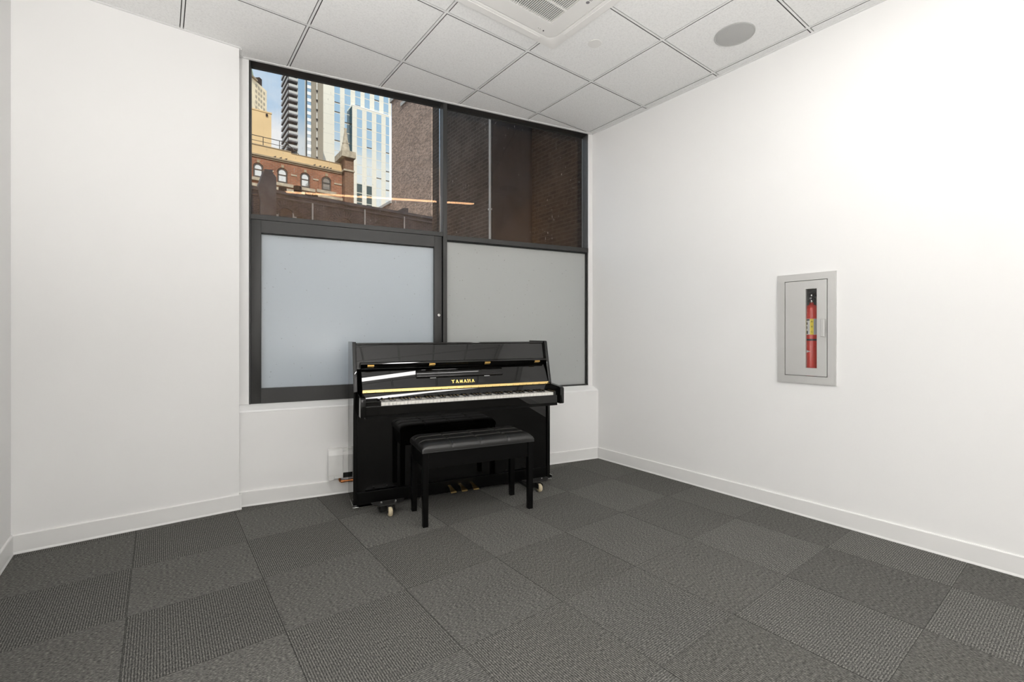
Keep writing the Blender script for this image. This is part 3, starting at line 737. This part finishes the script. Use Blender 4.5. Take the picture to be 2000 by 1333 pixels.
# inner plate with an opening for the intake
pl = MB(); go = .288
o1 = [pl.bm.verts.new((x, y, zb - .001)) for x, y in rrect(.393, .05)]
o2 = [pl.bm.verts.new((x, y, zb - .001)) for x, y in rrect(go, .006)]
o3 = [pl.bm.verts.new((x, y, zb + .016)) for x, y in rrect(go, .006)]
o4 = [pl.bm.verts.new((x, y, zb + .016)) for x, y in rrect(.393, .05)]
n = len(o1)
for P_, Q_ in ((o1, o2), (o2, o3), (o3, o4), (o4, o1)):
    for i in range(n): pl.bm.faces.new((P_[i], P_[(i + 1) % n], Q_[(i + 1) % n], Q_[i]))
pl.build('intake_panel', M['acplastic'], ac, ang=25)
MB().box(-go, go, -go, go, zb + .017, zb + .020).build('filter', M['acdark'], ac, smooth=False)
gr = MB()
x = -go + .006
while x < go:
    gr.box(x - .0022, x + .0022, -go, go, zb + .001, zb + .0055); x += .0125
gr.box(-go, go, .155, .166, zb, zb + .0105).box(-go, go, -.166, -.155, zb, zb + .0105).box(-go, go, -.006, .006, zb, zb + .0105)
gr.build('grille', M['acplastic'], ac, smooth=False)
for k in range(4):
    v = MB().box(-.315, .315, .418, .462, zb - .0055, zb - .0005, .002)
    bmesh.ops.rotate(v.bm, verts=v.bm.verts[:], cent=(0, 0, 0), matrix=Matrix.Rotation(k * PI / 2, 3, 'Z'))
    v.build('louver', M['acplastic'], ac)
MB().cyl(.0045, zb - .003, zb, (.296, .365, 0), 'z', 16).build('sensor', M['ink'], ac)
MB().cyl(.0022, zb - .0025, zb, (.270, .365, 0), 'z', 10).cyl(.0022, zb - .0025, zb, (.256, .365, 0), 'z', 10).build('indicator_lamp', M['logo'], ac)
lg = MB().cyl(.0105, zb - .002, zb - .0005, (.335, .036, 0), 'z', 24).build('logo_disc', M['logo'], ac)
me_ = text_mesh('LG', .025, .0005); me_.materials.append(M['logo'])
o = bpy.data.objects.new('logo_letters', me_); col.objects.link(o); o.parent = ac; o.location = (.335, .004, zb - .0016); o.rotation_euler = (PI, 0, PI / 2 + PI)

sp = thing('ceiling_speaker', 'round grey ceiling speaker flush in the tile near the right wall', 'speaker', (-.378, -1.472, H))
MB().lathe([(.117, -.0002), (.117, -.004), (.112, -.006), (.109, -.004)], (0, 0, 0), 'z', 48).build('rim', M['speaker'], sp)
MB().lathe([(.1085, -.0045), (.080, -.0065), (.04, -.0075), (.001, -.008)], (0, 0, 0), 'z', 48).build('grille_cover', M['speaker'], sp)
sk = MB().lathe([(.043, -.0002), (.0435, -.002), (.042, -.0035), (.001, -.004)], (0, 0, 0), 'z', 40).build('ceiling_sprinkler', M['acplastic']); sk.location = (-1.005, -.882, H)
tag(sk, 'small white round sprinkler cover in the ceiling beside the air conditioner', 'sprinkler cover')

# linear lamp in the ceiling, and an added one further back for room light
def lamp(x0, x1, y0, y1, lab, lens='lightlens'):
    t = thing('ceiling_light', lab, 'ceiling light', ((x0 + x1) / 2, (y0 + y1) / 2, H), 0, 'linear ceiling lights')
    hx, hy_ = (x1 - x0) / 2, (y1 - y0) / 2
    MB().box(-hx, hx, -hy_, hy_, -.006, -.0035).build('diffuser', M[lens], t, smooth=False)
    MB().box(-hx - .012, hx + .012, -hy_ - .012, -hy_, -.009, .002).box(-hx - .012, hx + .012, hy_, hy_ + .012, -.009, -.0005).box(-hx - .012, -hx, -hy_, hy_, -.009, -.0005).box(hx, hx + .012, -hy_, hy_, -.009, -.0005).build('housing', M['tgrid'], t, smooth=False)
lamp(-3.20, -.715, -2.305, -2.200, 'long slim ceiling lamp nearest the window')
lamp(-3.20, -.715, -5.40, -5.295, 'added long slim ceiling lamp nearest the back wall', 'lightlens_added')

# added floor uplighters outside the view, to brighten ceiling and walls
def uplight(x, y, power, lab):
    t = thing('added_uplight', lab, 'fill lamp', (x, y, 0), 0, 'added floor uplights along the left wall')
    MB().lathe([(.10, .001), (.10, .012), (.085, .02), (.085, .40), (.12, .42), (.12, .425), (.075, .41), (.075, .33)], (0, 0, 0), 'z', 32).build('shade', M['acplastic'], t, ang=50)
    li = bpy.data.lights.new('fill_bulb', 'SPOT'); li.energy = power; li.spot_size = math.radians(158); li.spot_blend = .9; li.shadow_soft_size = .06; li.color = (1.0, .975, .95)
    lo = bpy.data.objects.new('fill_bulb', li); col.objects.link(lo); lo.parent = t; lo.location = (0, 0, .46); lo.rotation_euler = (PI, 0, 0)
uplight(-3.55, -2.1, 165, 'added white floor uplight by the left wall, nearest the window')
uplight(-3.0, -3.5, 195, 'added white floor uplight behind the viewer, second from the window')
uplight(-3.3, -5.2, 180, 'added white floor uplight in the back left corner')

# ------------------------------------------------------------------ outside: shade from our own building
struct(MB().prism([(-30, -22), (1.6, -22), (1.6, -.25), tuple(wp(-.1, .17))[:2], tuple(wp(2.83, .17))[:2], (-2.9, .78), (-30, .78)], 'z', 3.16, 24).build('wall_upper_storeys', M['creamplain'], smooth=False), 'upper storeys of this building above the room', 'building')
struct(MB().box(-90, 120, .4, 260, -6.2, -6).build('ground', M['asphalt'], smooth=False), 'street level ground far below', 'ground')

# near sooty brick building on the right with a recess
nb = thing('brick_building', 'sooty grey-brown brick building with an end wall darkened for shade and a drainpipe on its corner', 'building', (2.0, 4.6, -6))
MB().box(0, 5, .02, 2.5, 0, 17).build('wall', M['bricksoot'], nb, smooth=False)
MB().box(.0, 5, -.012, .0195, 0, 17).build('end_wall', M['shaded_brick'], nb, smooth=False)  # return of the same brick wall, coloured dark as if shaded
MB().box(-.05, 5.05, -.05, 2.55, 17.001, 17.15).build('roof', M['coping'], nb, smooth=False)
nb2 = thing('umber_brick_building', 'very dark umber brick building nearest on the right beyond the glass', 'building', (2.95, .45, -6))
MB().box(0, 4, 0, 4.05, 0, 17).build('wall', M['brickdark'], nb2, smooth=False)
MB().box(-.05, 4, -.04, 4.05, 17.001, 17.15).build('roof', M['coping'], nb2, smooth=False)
dp = thing('drainpipe', 'pale vertical drainpipe on the corner of the sooty brick building', 'drainpipe', (2.0, 4.6, -6))
MB().tube([(-.03, .02, 16.5), (-.03, .02, 8.72), (-.035, .05, 8.62), (-.04, .16, 8.50), (-.04, .30, 8.38), (-.04, .34, 8.2), (-.04, .34, .2)], .024, 12).build('pipe', M['pipegrey'], dp)
for z in (9.6, 12.2, 14.8): MB().box(-.06, -.001, -.012, .052, z, z + .03).build('pipe_clip', M['pipegrey'], dp)

# dark parapet building across the yard
YP = 14.5
def P_(px, py): return at(px, py, YP)
xa, zpt = P_(690, 398)
pb = thing('parapet_building', 'dark grey weathered brick parapet with blind arches across the yard', 'building', (0, YP, -6))
def loc(px, py, Y, zo=-6): x, z = at(px, py, Y); return x, z - zo
x0, _ = P_(250, 400); x1, _ = P_(905, 400)
zt_ = zpt + 6
MB().box(x0, x1, 0, .45, 0, zt_ - .10).build('wall', M['brickgrey'], pb, smooth=False)
MB().box(x0, x1, -.07, .52, zt_ - .10, zt_).box(x0, x1, -.04, 0, zt_ - .26, zt_ - .20).build('coping', M['coping'], pb, smooth=False)
MB().box(x0, x1, .46, 9, zt_ - 1.2, zt_ - .9).build('roof', M['roofgrey'], pb, smooth=False)
# chimney stack with a sloping shoulder
cx0, cz0 = loc(502, 366, YP); cx1, cz1 = loc(515, 333, YP); cx2, _ = loc(538, 337, YP); cx3, _ = loc(507, 400, YP)
MB().prism([(cx3, 1.0), (cx3, zt_ - .5), (cx0, zt_ - .02), (cx1, cz1), (cx1 + .25, cz1 + .03), (cx2 - .12, cz1 - .06), (cx2, cz1 - .2), (cx2, 1.0)], 'y', -.16, .44).build('chimney', M['coping'], pb, smooth=False)
def arch(cx, zs, r, ww, y0, y1, n=17, zl=None):
    b = MB()
    for i in range(n):
        a0 = PI * i / n; a1 = PI * (i + .95) / n
        b.prism([(cx + r * math.cos(a0), zs + r * math.sin(a0)), (cx + (r + ww) * math.cos(a0), zs + (r + ww) * math.sin(a0)), (cx + (r + ww) * math.cos(a1), zs + (r + ww) * math.sin(a1)), (cx + r * math.cos(a1), zs + r * math.sin(a1))], 'y', y0, y1)
    return b
for pxl, pxr, pyt in ((543, 574, 405), (655, 688, 424)):
    ax0, az = loc(pxl, pyt, YP); ax1, _ = loc(pxr, pyt, YP)
    r = (ax1 - ax0) / 2; c = (ax0 + ax1) / 2
    arch(c, az - r * 1.0, r, .26, -.05, -.001).build('arch', M['brickgrey'], pb, smooth=False)
for pxl in (540, 575):
    jx, jz = loc(pxl, 411, YP)
    MB().box(jx - .06, jx + .06, -.045, -.001, 1, jz).build('jamb', M['concrete'], pb, smooth=False)
for pxl, pt in ((610, 398), (712, 410), (789, 424)):
    jx, jz = loc(pxl, pt, YP)
    MB().cyl(.028, 1, jz, (jx, -.035, 0), 'z', 10).build('wall_pipe', M['pipegrey'], pb)
# iron vents on the roof behind the parapet
vl = ['leftmost dark iron vent on the parapet beside the chimney', 'tall dark iron vent second from the chimney', 'low dark iron vent third from the chimney', 'rightmost dark iron vent on the parapet']
for (a, c, t_), L in zip(((544, 560, 365), (573.5, 589.5, 363), (595.5, 607, 376), (607.5, 621, 377)), vl):
    X0, Z0 = at(a, t_, YP + .9); X1, _ = at(c, t_, YP + .9)
    v = thing('roof_vent', L, 'vent', ((X0 + X1) / 2, YP + .9, zpt - .9), 0, 'iron vents behind the parapet')
    r = (X1 - X0) / 2; h = Z0 - (zpt - .9)
    MB().cyl(r * .7, 0, h - .2, (0, 0, 0), 'z', 14).build('stem', M['soot'], v)
    MB().lathe([(r * .7, h - .22), (r, h - .18), (r, h - .02), (r * .9, h)], (0, 0, 0), 'z', 14).build('cap', M['soot'], v)
sh = thing('roof_bulkhead', 'small dark wedge shaped bulkhead at the right end of the parapet', 'bulkhead', (0, YP + .6, -6))
bx0, bz0 = loc(768, 413, YP + .6); bx1, bz1 = loc(788, 406.5, YP + .6); bx2, bz2 = loc(797.5, 407, YP + .6)
MB().prism([(bx0, zt_ - .9), (bx0, bz0 - .05), (bx1, bz1), (bx2, bz2), (bx2, zt_ - .9)], 'y', 0, .8).build('shell', M['coping'], sh, smooth=False)

# brown brick building further off
XB = 10.8
yb0, _ = at_x(843, 300, XB); yb1, zbt = at_x(765, 201, XB); yb2, zb2 = at_x(741, 300, XB)
_, zlow = at_x(765, 397, XB)
bb_ = thing('brown_brick_building', 'tall sunlit brown brick building right of the cream tower', 'building', (XB, yb0, -6))
MB().box(0, 9, 0, yb1 - yb0, 0, zbt + 6).build('wall', M['brickbrown'], bb_, smooth=False)
MB().box(-.12, 9, -.05, yb1 - yb0 + .12, zbt + 6.001, zbt + 6.3).build('coping', M['concrete'], bb_, smooth=False)
_, zbd = at_x(775, 215, XB)
MB().box(-.1, -.001, .0, (yb1 - yb0) * .72, zbd + 6 - .1, zbd + 6 + .15).build('string_course', M['concrete'], bb_, smooth=False)
MB().box(.0, 6, yb1 - yb0 + .001, yb2 - yb0, 0, zlow + 6).build('annex', M['brickbrown'], bb_, smooth=False)
MB().box(-.1, 6, yb1 - yb0 + .001, yb2 - yb0 + .1, zlow + 6.001, zlow + 6.2).build('annex_coping', M['concrete'], bb_, smooth=False)

# red brick house with arched windows
YA = 40.0
def a_(px, py): x, z = at(px, py, YA); return x, z + 6
rb = thing('arched_brick_building', 'red brick building with a row of arched windows under a tan parapet', 'building', (0, YA, -6))
xl, _ = a_(250, 300); xr, zc = a_(668, 337); _, zs = a_(580, 320)
zcor = zs
MB().box(xl, xr, 0, .5, 0, zcor).build('wall', M['brickred'], rb, smooth=False)
MB().box(xl, xr, -.20, .5, zcor - .02, zcor + .10).box(xl, xr, -.10, 0, zcor - .14, zcor - .02).build('cornice', M['tandark'], rb, smooth=False)
_, zp1 = a_(530, 289); xs, _ = a_(569, 300); _, zp2 = a_(620, 311)
MB().box(xl, xs, .05, .8, zcor + .10, zp1).build('parapet', M['tan'], rb, smooth=False)
MB().box(xs, xr, .05, .8, zcor + .10, zp2).build('parapet', M['tan'], rb, smooth=False)
MB().box(xl, xs, .0, .85, zp1, zp1 + .07).box(xs, xr, .0, .85, zp2, zp2 + .04).build('parapet_cap', M['tandark'], rb, smooth=False)
MB().box(xl, xr, .8, 14, zcor - .5, zcor - .3).build('roof', M['roofgrey'], rb, smooth=False)
for l, r_, tp, bt in ((496, 512, 321, 347), (543, 559.5, 331, 358), (588, 603, 340, 367), (629.5, 644.5, 347.5, 373)):
    wx0, wz1 = a_(l, tp); wx1, _ = a_(r_, tp); _, wz0 = a_((l + r_) / 2, bt); _, wz1 = a_((l + r_) / 2, tp)
    r = (wx1 - wx0) / 2; c = (wx0 + wx1) / 2; zs_ = wz1 - r
    pts = [(c + r * math.cos(PI * i / 12), zs_ + r * math.sin(PI * i / 12)) for i in range(13)] + [(c - r, wz0), (c + r, wz0)]
    wd = MB().prism(pts, 'y', -.03, -.005).build('window', M['houseglass'], rb, smooth=False)
    fr_ = arch(c, zs_, r - .05, .10, -.08, -.001, 13)
    fr_.box(c - r - .05, c - r + .05, -.08, -.001, wz0, zs_).box(c + r - .05, c + r + .05, -.08, -.001, wz0, zs_).box(c - r, c + r, -.10, -.001, wz0, wz0 + .12).box(c - r, c + r, -.08, -.001, (wz0 + zs_) / 2 + .2, (wz0 + zs_) / 2 + .28)
    fr_.build('window_frame', M['sash'], wd, smooth=False)
    ar = arch(c, zs_, r + .10, .24, -.09, -.001, 15)
    ar.box(c - r - .34, c - r - .10, -.09, -.001, wz0, zs_).box(c + r + .10, c + r + .34, -.09, -.001, wz0, zs_)
    ar.build('brick_arch', M['brickred'], rb, smooth=False)
    MB().box(c - r - .5, c + r + .5, -.2, -.001, wz0 - .28, wz0 - .03).build('window_sill', M['stone'], rb, smooth=False)
    MB().box(c - .10, c + .10, -.14, -.001, wz1 + .10, wz1 + .34).build('keystone', M['tandark'], rb, smooth=False)
for l, r_, py in ((518, 536, 334), (566, 581, 343), (610, 624, 351.5), (651.5, 667, 360)):
    bx0, bz = a_(l, py); bx1, _ = a_(r_, py); _, bz = a_((l + r_) / 2, py)
    MB().box(bx0, bx1, -.06, -.001, bz - .06, bz + .06).build('stone_band', M['stone'], rb, smooth=False)
_, zln = a_(640, 381)
MB().box(xl, xr, -.2, -.001, zln - .35, zln - .12).build('stone_band', M['stone'], rb, smooth=False)
# corner turret
tx0, tz = a_(669, 311); tx1, _ = a_(686, 311); tcx = (tx0 + tx1) / 2; tw = tx1 - tx0
_, tzb = a_(677, 314)
MB().box(tx0, tx1, -.7, .9, 0, tzb).build('turret', M['brickturret'], rb, smooth=False)
_, tz1 = a_(677, 302); _, tz2 = a_(674, 278); _, tz3 = a_(673, 250)
MB().box(tx0 - .35, tx1 + .1, -1.0, 1.2, tzb, tz1).box(tx0 - .12, tx1 + .06, -.8, 1.0, tzb - 1.2, tzb - 1.05).build('turret_cap', M['stone'], rb, smooth=False)
MB().lathe([(tw * .58, tz1), (tw * .46, tz1 + .7), (tw * .36, tz2 - .2), (tw * .40, tz2 - .1), (tw * .32, tz2 + .05), (tw * .14, tz3 - .25), (tw * .17, tz3 - .1), (tw * .17, tz3)], (tcx - .1, .1, 0), 'z', 8).build('spire', M['stone'], rb, ang=20)
# roof railing
rl = thing('roof_railing', 'thin dark pipe railing along the tan parapet roof', 'railing', (0, YA + .5, zp1 - 6 + .12))
rx0, rz = at(470, 262, YA + .5); rx1, _ = at(562, 279, YA + .5); _, rz = at(520, 269.3, YA + .5); rz -= zp1 - 6 + .12
MB().tube([(rx0, 0, rz), (rx1, 0, rz)], .03, 6).tube([(rx0, 0, rz * .5), (rx1, 0, rz * .5)], .022, 6).tube([(rx1 - .15, 0, rz), (rx1 + .9, 0, 0)], .03, 6).build('rail', M['sash'], rl)
for q in (514, 546, 562):
    X_, _ = at(q, 270, YA + .5)
    MB().cyl(.03, 0, rz, (X_, 0, 0), 'z', 8).build('post', M['sash'], rl)
# birds on the cornice
bl = ['leftmost dark bird perched on the brick cornice', 'second dark bird from the left on the brick cornice', 'third dark bird from the left on the brick cornice', 'dark bird on the cornice, first of the right-hand cluster', 'dark bird on the cornice, second of the right-hand cluster', 'dark bird on the cornice, third of the right-hand cluster', 'dark bird on the cornice, fourth of the right-hand cluster', 'rightmost dark bird perched on the brick cornice']
for q, L in zip((537, 548.5, 559, 614.5, 625.5, 633.5, 639.5, 646), bl):
    X_, _ = at(q, 310, YA - .12)
    bd_ = MB().lathe([(.03, -.20), (.09, -.10), (.12, .02), (.09, .13), (.03, .18)], (0, 0, .14), 'x', 12)
    bd_.lathe([(.02, -.07), (.065, -.03), (.07, .02), (.02, .08)], (.15, 0, .27), 'x', 10).prism([(-.19, .15), (-.36, .10), (-.19, .11)], 'y', -.04, .04).box(-.01, .03, -.03, .03, 0, .06)
    o = bd_.build('bird', M['bird']); o.scale = (.42,) * 3; o.location = (X_, YA - .12, zcor - 6 + .104); o.rotation_euler = (0, 0, random.uniform(-.6, .6))
    tag(o, L, 'bird', 'birds on the brick cornice')

# tan block behind
YT = 55.0
tb = thing('tan_building', 'plain tan stuccoed block above the railing at the far left', 'building', (0, YT, -6))
x0, _ = at(330, 215, YT); x1, z1 = at(530, 222, YT); _, z1 = at(508, 217.5, YT)
MB().box(x0, x1, 0, 12, 0, z1 + 6).build('wall', M['tan'], tb, smooth=False)
MB().box(x0, x1 + .05, -.06, 12, z1 + 6.001, z1 + 6.15).build('coping', M['tan'], tb, smooth=False)
vx, vz = at(521, 225, YT); MB().box(vx - .1, vx + .1, -.15, -.001, vz + 5.85, vz + 6.1).build('wall_lamp', M['soot'], tb)

# limestone high-rise
ls = thing('limestone_high_rise', 'sunlit limestone high-rise with a green copper roof at the far left', 'building')
dist = 200.0
rr = Vector((math.cos(YAW), -math.sin(YAW), 0)); ff = Vector((math.sin(YAW), math.cos(YAW), 0))
corner = Vector((CX, CY, 0)) + (ff + rr * ((521 - 1000) / FPX)) * dist
bear = math.radians(40)
fd = Vector((math.sin(bear), math.cos(bear), 0))             # the face runs away from us along fd
ls.location = (corner.x, corner.y, -6); ls.rotation_euler = (0, 0, PI / 2 - bear)
zt0 = CZ + (HOR - 178) / FPX * dist + 6
MB().box(-34, 0, 0, 25, 0, zt0).box(-34, -12.5, 0.001, 25, zt0, zt0 + .6).build('wall', M['limestone'], ls, smooth=False)
def lsx(px):                                                  # distance along the face for an image column
    d = ff + rr * ((px - 1000) / FPX); p = Vector((CX, CY, 0))
    A_ = Matrix(((d.x, fd.x), (d.y, fd.y))); q = A_.inverted() @ Vector((corner.x - p.x, corner.y - p.y))
    return -q[1] * -1 if False else -q[1], q[0]
for pxw in (500.3, 505.7, 510.3, 515.8):
    k, dep = lsx(pxw)
    for n_ in range(6):
        zz = CZ + (HOR - (167.5 + (pxw - 500) * .95 + n_ * 10.6)) / FPX * dep + 6
        if zz < zt0 - .8: MB().box(k - .55, k + .55, -.05, -.002, zz - .6, zz + .6).build('window', M['stone'], ls, smooth=False)
ka, da = lsx(490); kb, db = lsx(500)
zr = CZ + (HOR - 150) / FPX * da + 6
MB().box(-34, kb, -.8, 25, zt0 + .601, zr * .5 + zt0 * .5).build('attic', M['tandark'], ls, smooth=False)
zq = zr * .5 + zt0 * .5
MB().prism([(-34, zq), (kb - .6, zq), (kb - 2.2, zq + 3.5), (kb - 5.0, zq + 7.0), (kb - 9.0, zq + 10), (-34, zq + 10)], 'y', .2, 24).build('copper_roof', M['copperroof'], ls, smooth=False)
kc, dc = lsx(508.2); kd, dd = lsx(513); zc1 = CZ + (HOR - 151) / FPX * dc + 6
MB().box(kc, kd, .3, 3, zt0, zc1).box(kb, kc, .3, 1.0, zc1 - 3.4, zc1 - 2.8).build('chimney', M['soot'], ls, smooth=False)

# glass tower with balconies
YG = 110.0
bt = thing('balcony_tower', 'slim grey tower with stacked balconies on its left edge', 'building', (0, YG, -6))
def g_(px, py, Y=YG): x, z = at(px, py, Y); return x, z + 6
ZTOP = g_(600, 95)[1]
def slab(name, l, r_, mat, y0=0.0, y1=12.0, zt=None):
    xx0, _ = g_(l, 300); xx1, _ = g_(r_, 300)
    return MB().box(xx0, xx1, y0, y1, 0, zt or ZTOP).build(name, mat, bt, smooth=False)
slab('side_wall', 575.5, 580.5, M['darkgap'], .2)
slab('corner_pier', 580.5, 582, M['creamplain'])
slab('curtain_wall', 582, 595.5, M['paleglass'], .1)
slab('corner_pier', 595.5, 597, M['concrete'])
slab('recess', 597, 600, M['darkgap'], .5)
slab('window_bay', 600, 607.8, M['paleglass'], .05)
slab('taupe_wall', 607.8, 618, M['taupe'], -.15)
slab('window_slot', 618, 620.2, M['whiteband'], .1)
slab('taupe_wall', 620.2, 631, M['taupe'], -.15)
FH = 11.35 / FPX * (110 + 2.93) * (.795 + .45 * .606)
xb0, zb0 = g_(562, 168); xb1, _ = g_(575.4, 147); zb0 += FH * 3
xw0, _ = g_(600, 300); xw1, _ = g_(607.6, 300)
k = 0
while True:
    z = zb0 - k * FH
    if z < g_(570, 300)[1]: break
    bal = MB().box(xb0, xb0 + .12, -.4, 7, z, z + FH * .36).box(xb0, xb1 + .6, -.4, -.28, z, z + FH * .36).build('balcony', M['concrete'], bt, smooth=False)
    MB().box(xb0, xb1 + .6, -.4, 7, z - .3, z).build('slab', M['coping'], bal, smooth=False)  # darker than the parapet: underside shade put into the slab colour
    MB().box(xw0, xw1, -.02, .049, z - .6, z + .1).build('spandrel', M['whiteband'], bt, smooth=False)
    k += 1
xs0, _ = g_(616.8, 300); xs1, _ = g_(620.4, 300)
zz = g_(619, 178)[1]; stepz = g_(619, 178)[1] - g_(619, 196.6)[1]
for k in range(8): MB().box(xs0, xs1, -.3, -.001, zz - k * stepz - .15, zz - k * stepz + .15).build('slot_bracket', M['sash'], bt, smooth=False)

# cream tower
YH = 130.0
ch = thing('cream_tower', 'tall cream panelled tower with columns of blue windows', 'building', (0, YH, -6))
def h_(px, py, Y=YH): x, z = at(px, py, Y); return x, z + 6
xm0, _ = h_(630.8, 300); xm1, _ = h_(764, 300); ZT2 = h_(700, 100)[1]
MB().box(xm0, xm1, 0, 25, 0, ZT2).build('wall', M['cream'], ch, smooth=False)
YF = -2.2
def hf(px, py): return h_(px, py, YH + YF)
xf0, _ = hf(687.8, 300); xf1, _ = hf(763.2, 300); _, zft = hf(725, 216.5)
MB().box(xf0, xf1, YF, -.001, 0, zft).build('front_block', M['cream'], ch, smooth=False)
MB().box(xf0 - .06, xf0 - .002, YF, -.05, 0, zft - .3).build('dark_side_face', M['darkglass'], ch, smooth=False)  # dark sheet over the front block's left face
MB().box(xf0, xf1, YF - .06, -.001, zft + .001, zft + .25).build('front_coping', M['whiteband'], ch, smooth=False)
xe0, _ = h_(762, 300)
MB().box(xf1 - .5, xf1 + .15, YF - .12, -.3, 0, zft).build('corner_pier', M['whiteband'], ch, smooth=False)
def windows(fn, l, r_, y, ytop, ybot, yface, sp, first):
    wx0, _ = fn(l, 300); wx1, _ = fn(r_, 300); c = (l + r_) / 2
    z = fn(c, first)[1]; st_ = fn(c, first)[1] - fn(c, first + sp)[1]
    zt_m, zb_m = fn(c, ytop)[1], fn(c, ybot)[1]
    n_ = 0
    while z > zb_m:
        top = min(z, zt_m)
        if top - (z - st_ * .92) > .5:
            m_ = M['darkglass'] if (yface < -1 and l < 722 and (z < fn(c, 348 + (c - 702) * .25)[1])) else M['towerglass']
            w_ = MB().box(wx0, wx1, yface - .03, yface - .002, z - st_ * .92, top).build('window', m_, ch, smooth=False)
            if random.random() < .22:
                MB().box(wx0 + .05, wx1 - .05, yface - .08, yface - .031, z - st_ * .91, z - st_ * .83).build('vent_sash', M['sash'], w_, smooth=False)
        z -= st_; n_ += 1
for l, r_, f0 in ((653, 664, 147), (673, 684.5, 150)):
    windows(h_, l, r_, 0, 120, 305, 0.0, 18.6, f0)
for l, r_, f0 in ((693.5, 704, 154), (712, 722, 158), (731, 740.5, 162), (749, 758.5, 166)):
    windows(h_, l, r_, 0, 120, 226, 0.0, 18.4, f0)
for l, r_, f0 in ((697, 707.2, 214.5), (716, 726.3, 219), (735, 744.8, 224), (753.3, 761, 229)):
    windows(hf, l, r_, 0, f0 - 1, 412, YF, 18.15, f0)

# ------------------------------------------------------------------ light
wd = bpy.data.worlds.new('sky'); sc.world = wd; wd.use_nodes = True
nt = wd.node_tree; nt.nodes.clear()
wo = nt.nodes.new('ShaderNodeOutputWorld'); bg = nt.nodes.new('ShaderNodeBackground')
tc = nt.nodes.new('ShaderNodeTexCoord')
mp = node(nt, 'ShaderNodeMapping'); mp.inputs['Scale'].default_value = (1.6, 1.6, 3.0); mp.inputs['Location'].default_value = (0.35, 0.1, 0.55)
nt.links.new(tc.outputs['Generated'], mp.inputs[0])
nz = node(nt, 'ShaderNodeTexNoise', i_Scale=1.7, i_Detail=7.0, i_Roughness=0.55); nt.links.new(mp.outputs[0], nz.inputs['Vector'])
sx = nt.nodes.new('ShaderNodeSeparateXYZ'); nt.links.new(tc.outputs['Generated'], sx.inputs[0])
lowc = ramp(nt, sx.outputs[2], [(0.30, (.34,) * 3), (0.40, (0.0,) * 3)])
cf = math_n(nt, 'ADD', nz.outputs['Fac'], lowc)
cl = ramp(nt, cf, [(0.54, (0,) * 3), (0.72, (1,) * 3)])
c = mixc(nt, cl, (0.40, 0.62, 0.86), (0.95, 0.95, 0.96))
nt.links.new(c, bg.inputs[0]); bg.inputs[1].default_value = 1.0
nt.links.new(bg.outputs[0], wo.inputs[0])
sl = bpy.data.lights.new('sun', 'SUN'); sl.energy = 3.6; sl.angle = math.radians(.6); sl.color = (1.0, 0.95, 0.86)
so3 = bpy.data.objects.new('sun', sl); col.objects.link(so3)
d = Vector((-.30, -.95, .84)); so3.rotation_euler = d.to_track_quat('Z', 'Y').to_euler(); so3.location = (-10, -30, 40)

# ------------------------------------------------------------------ camera and view
cd = bpy.data.cameras.new('camera'); cam = bpy.data.objects.new('camera', cd); col.objects.link(cam)
cam.location = (CX, CY, CZ); cam.rotation_euler = (PI / 2, 0, -YAW)
cd.sensor_width = 36; cd.lens = FPX / 2000 * 36; cd.shift_y = -(666.5 - HOR) / 2000; cd.clip_start = .02; cd.clip_end = 1000
sc.camera = cam
sc.view_settings.view_transform = 'Standard'; sc.view_settings.look = 'None'
sc.view_settings.exposure = 0.0; sc.view_settings.gamma = 1.0; sc.view_settings.use_curve_mapping = False
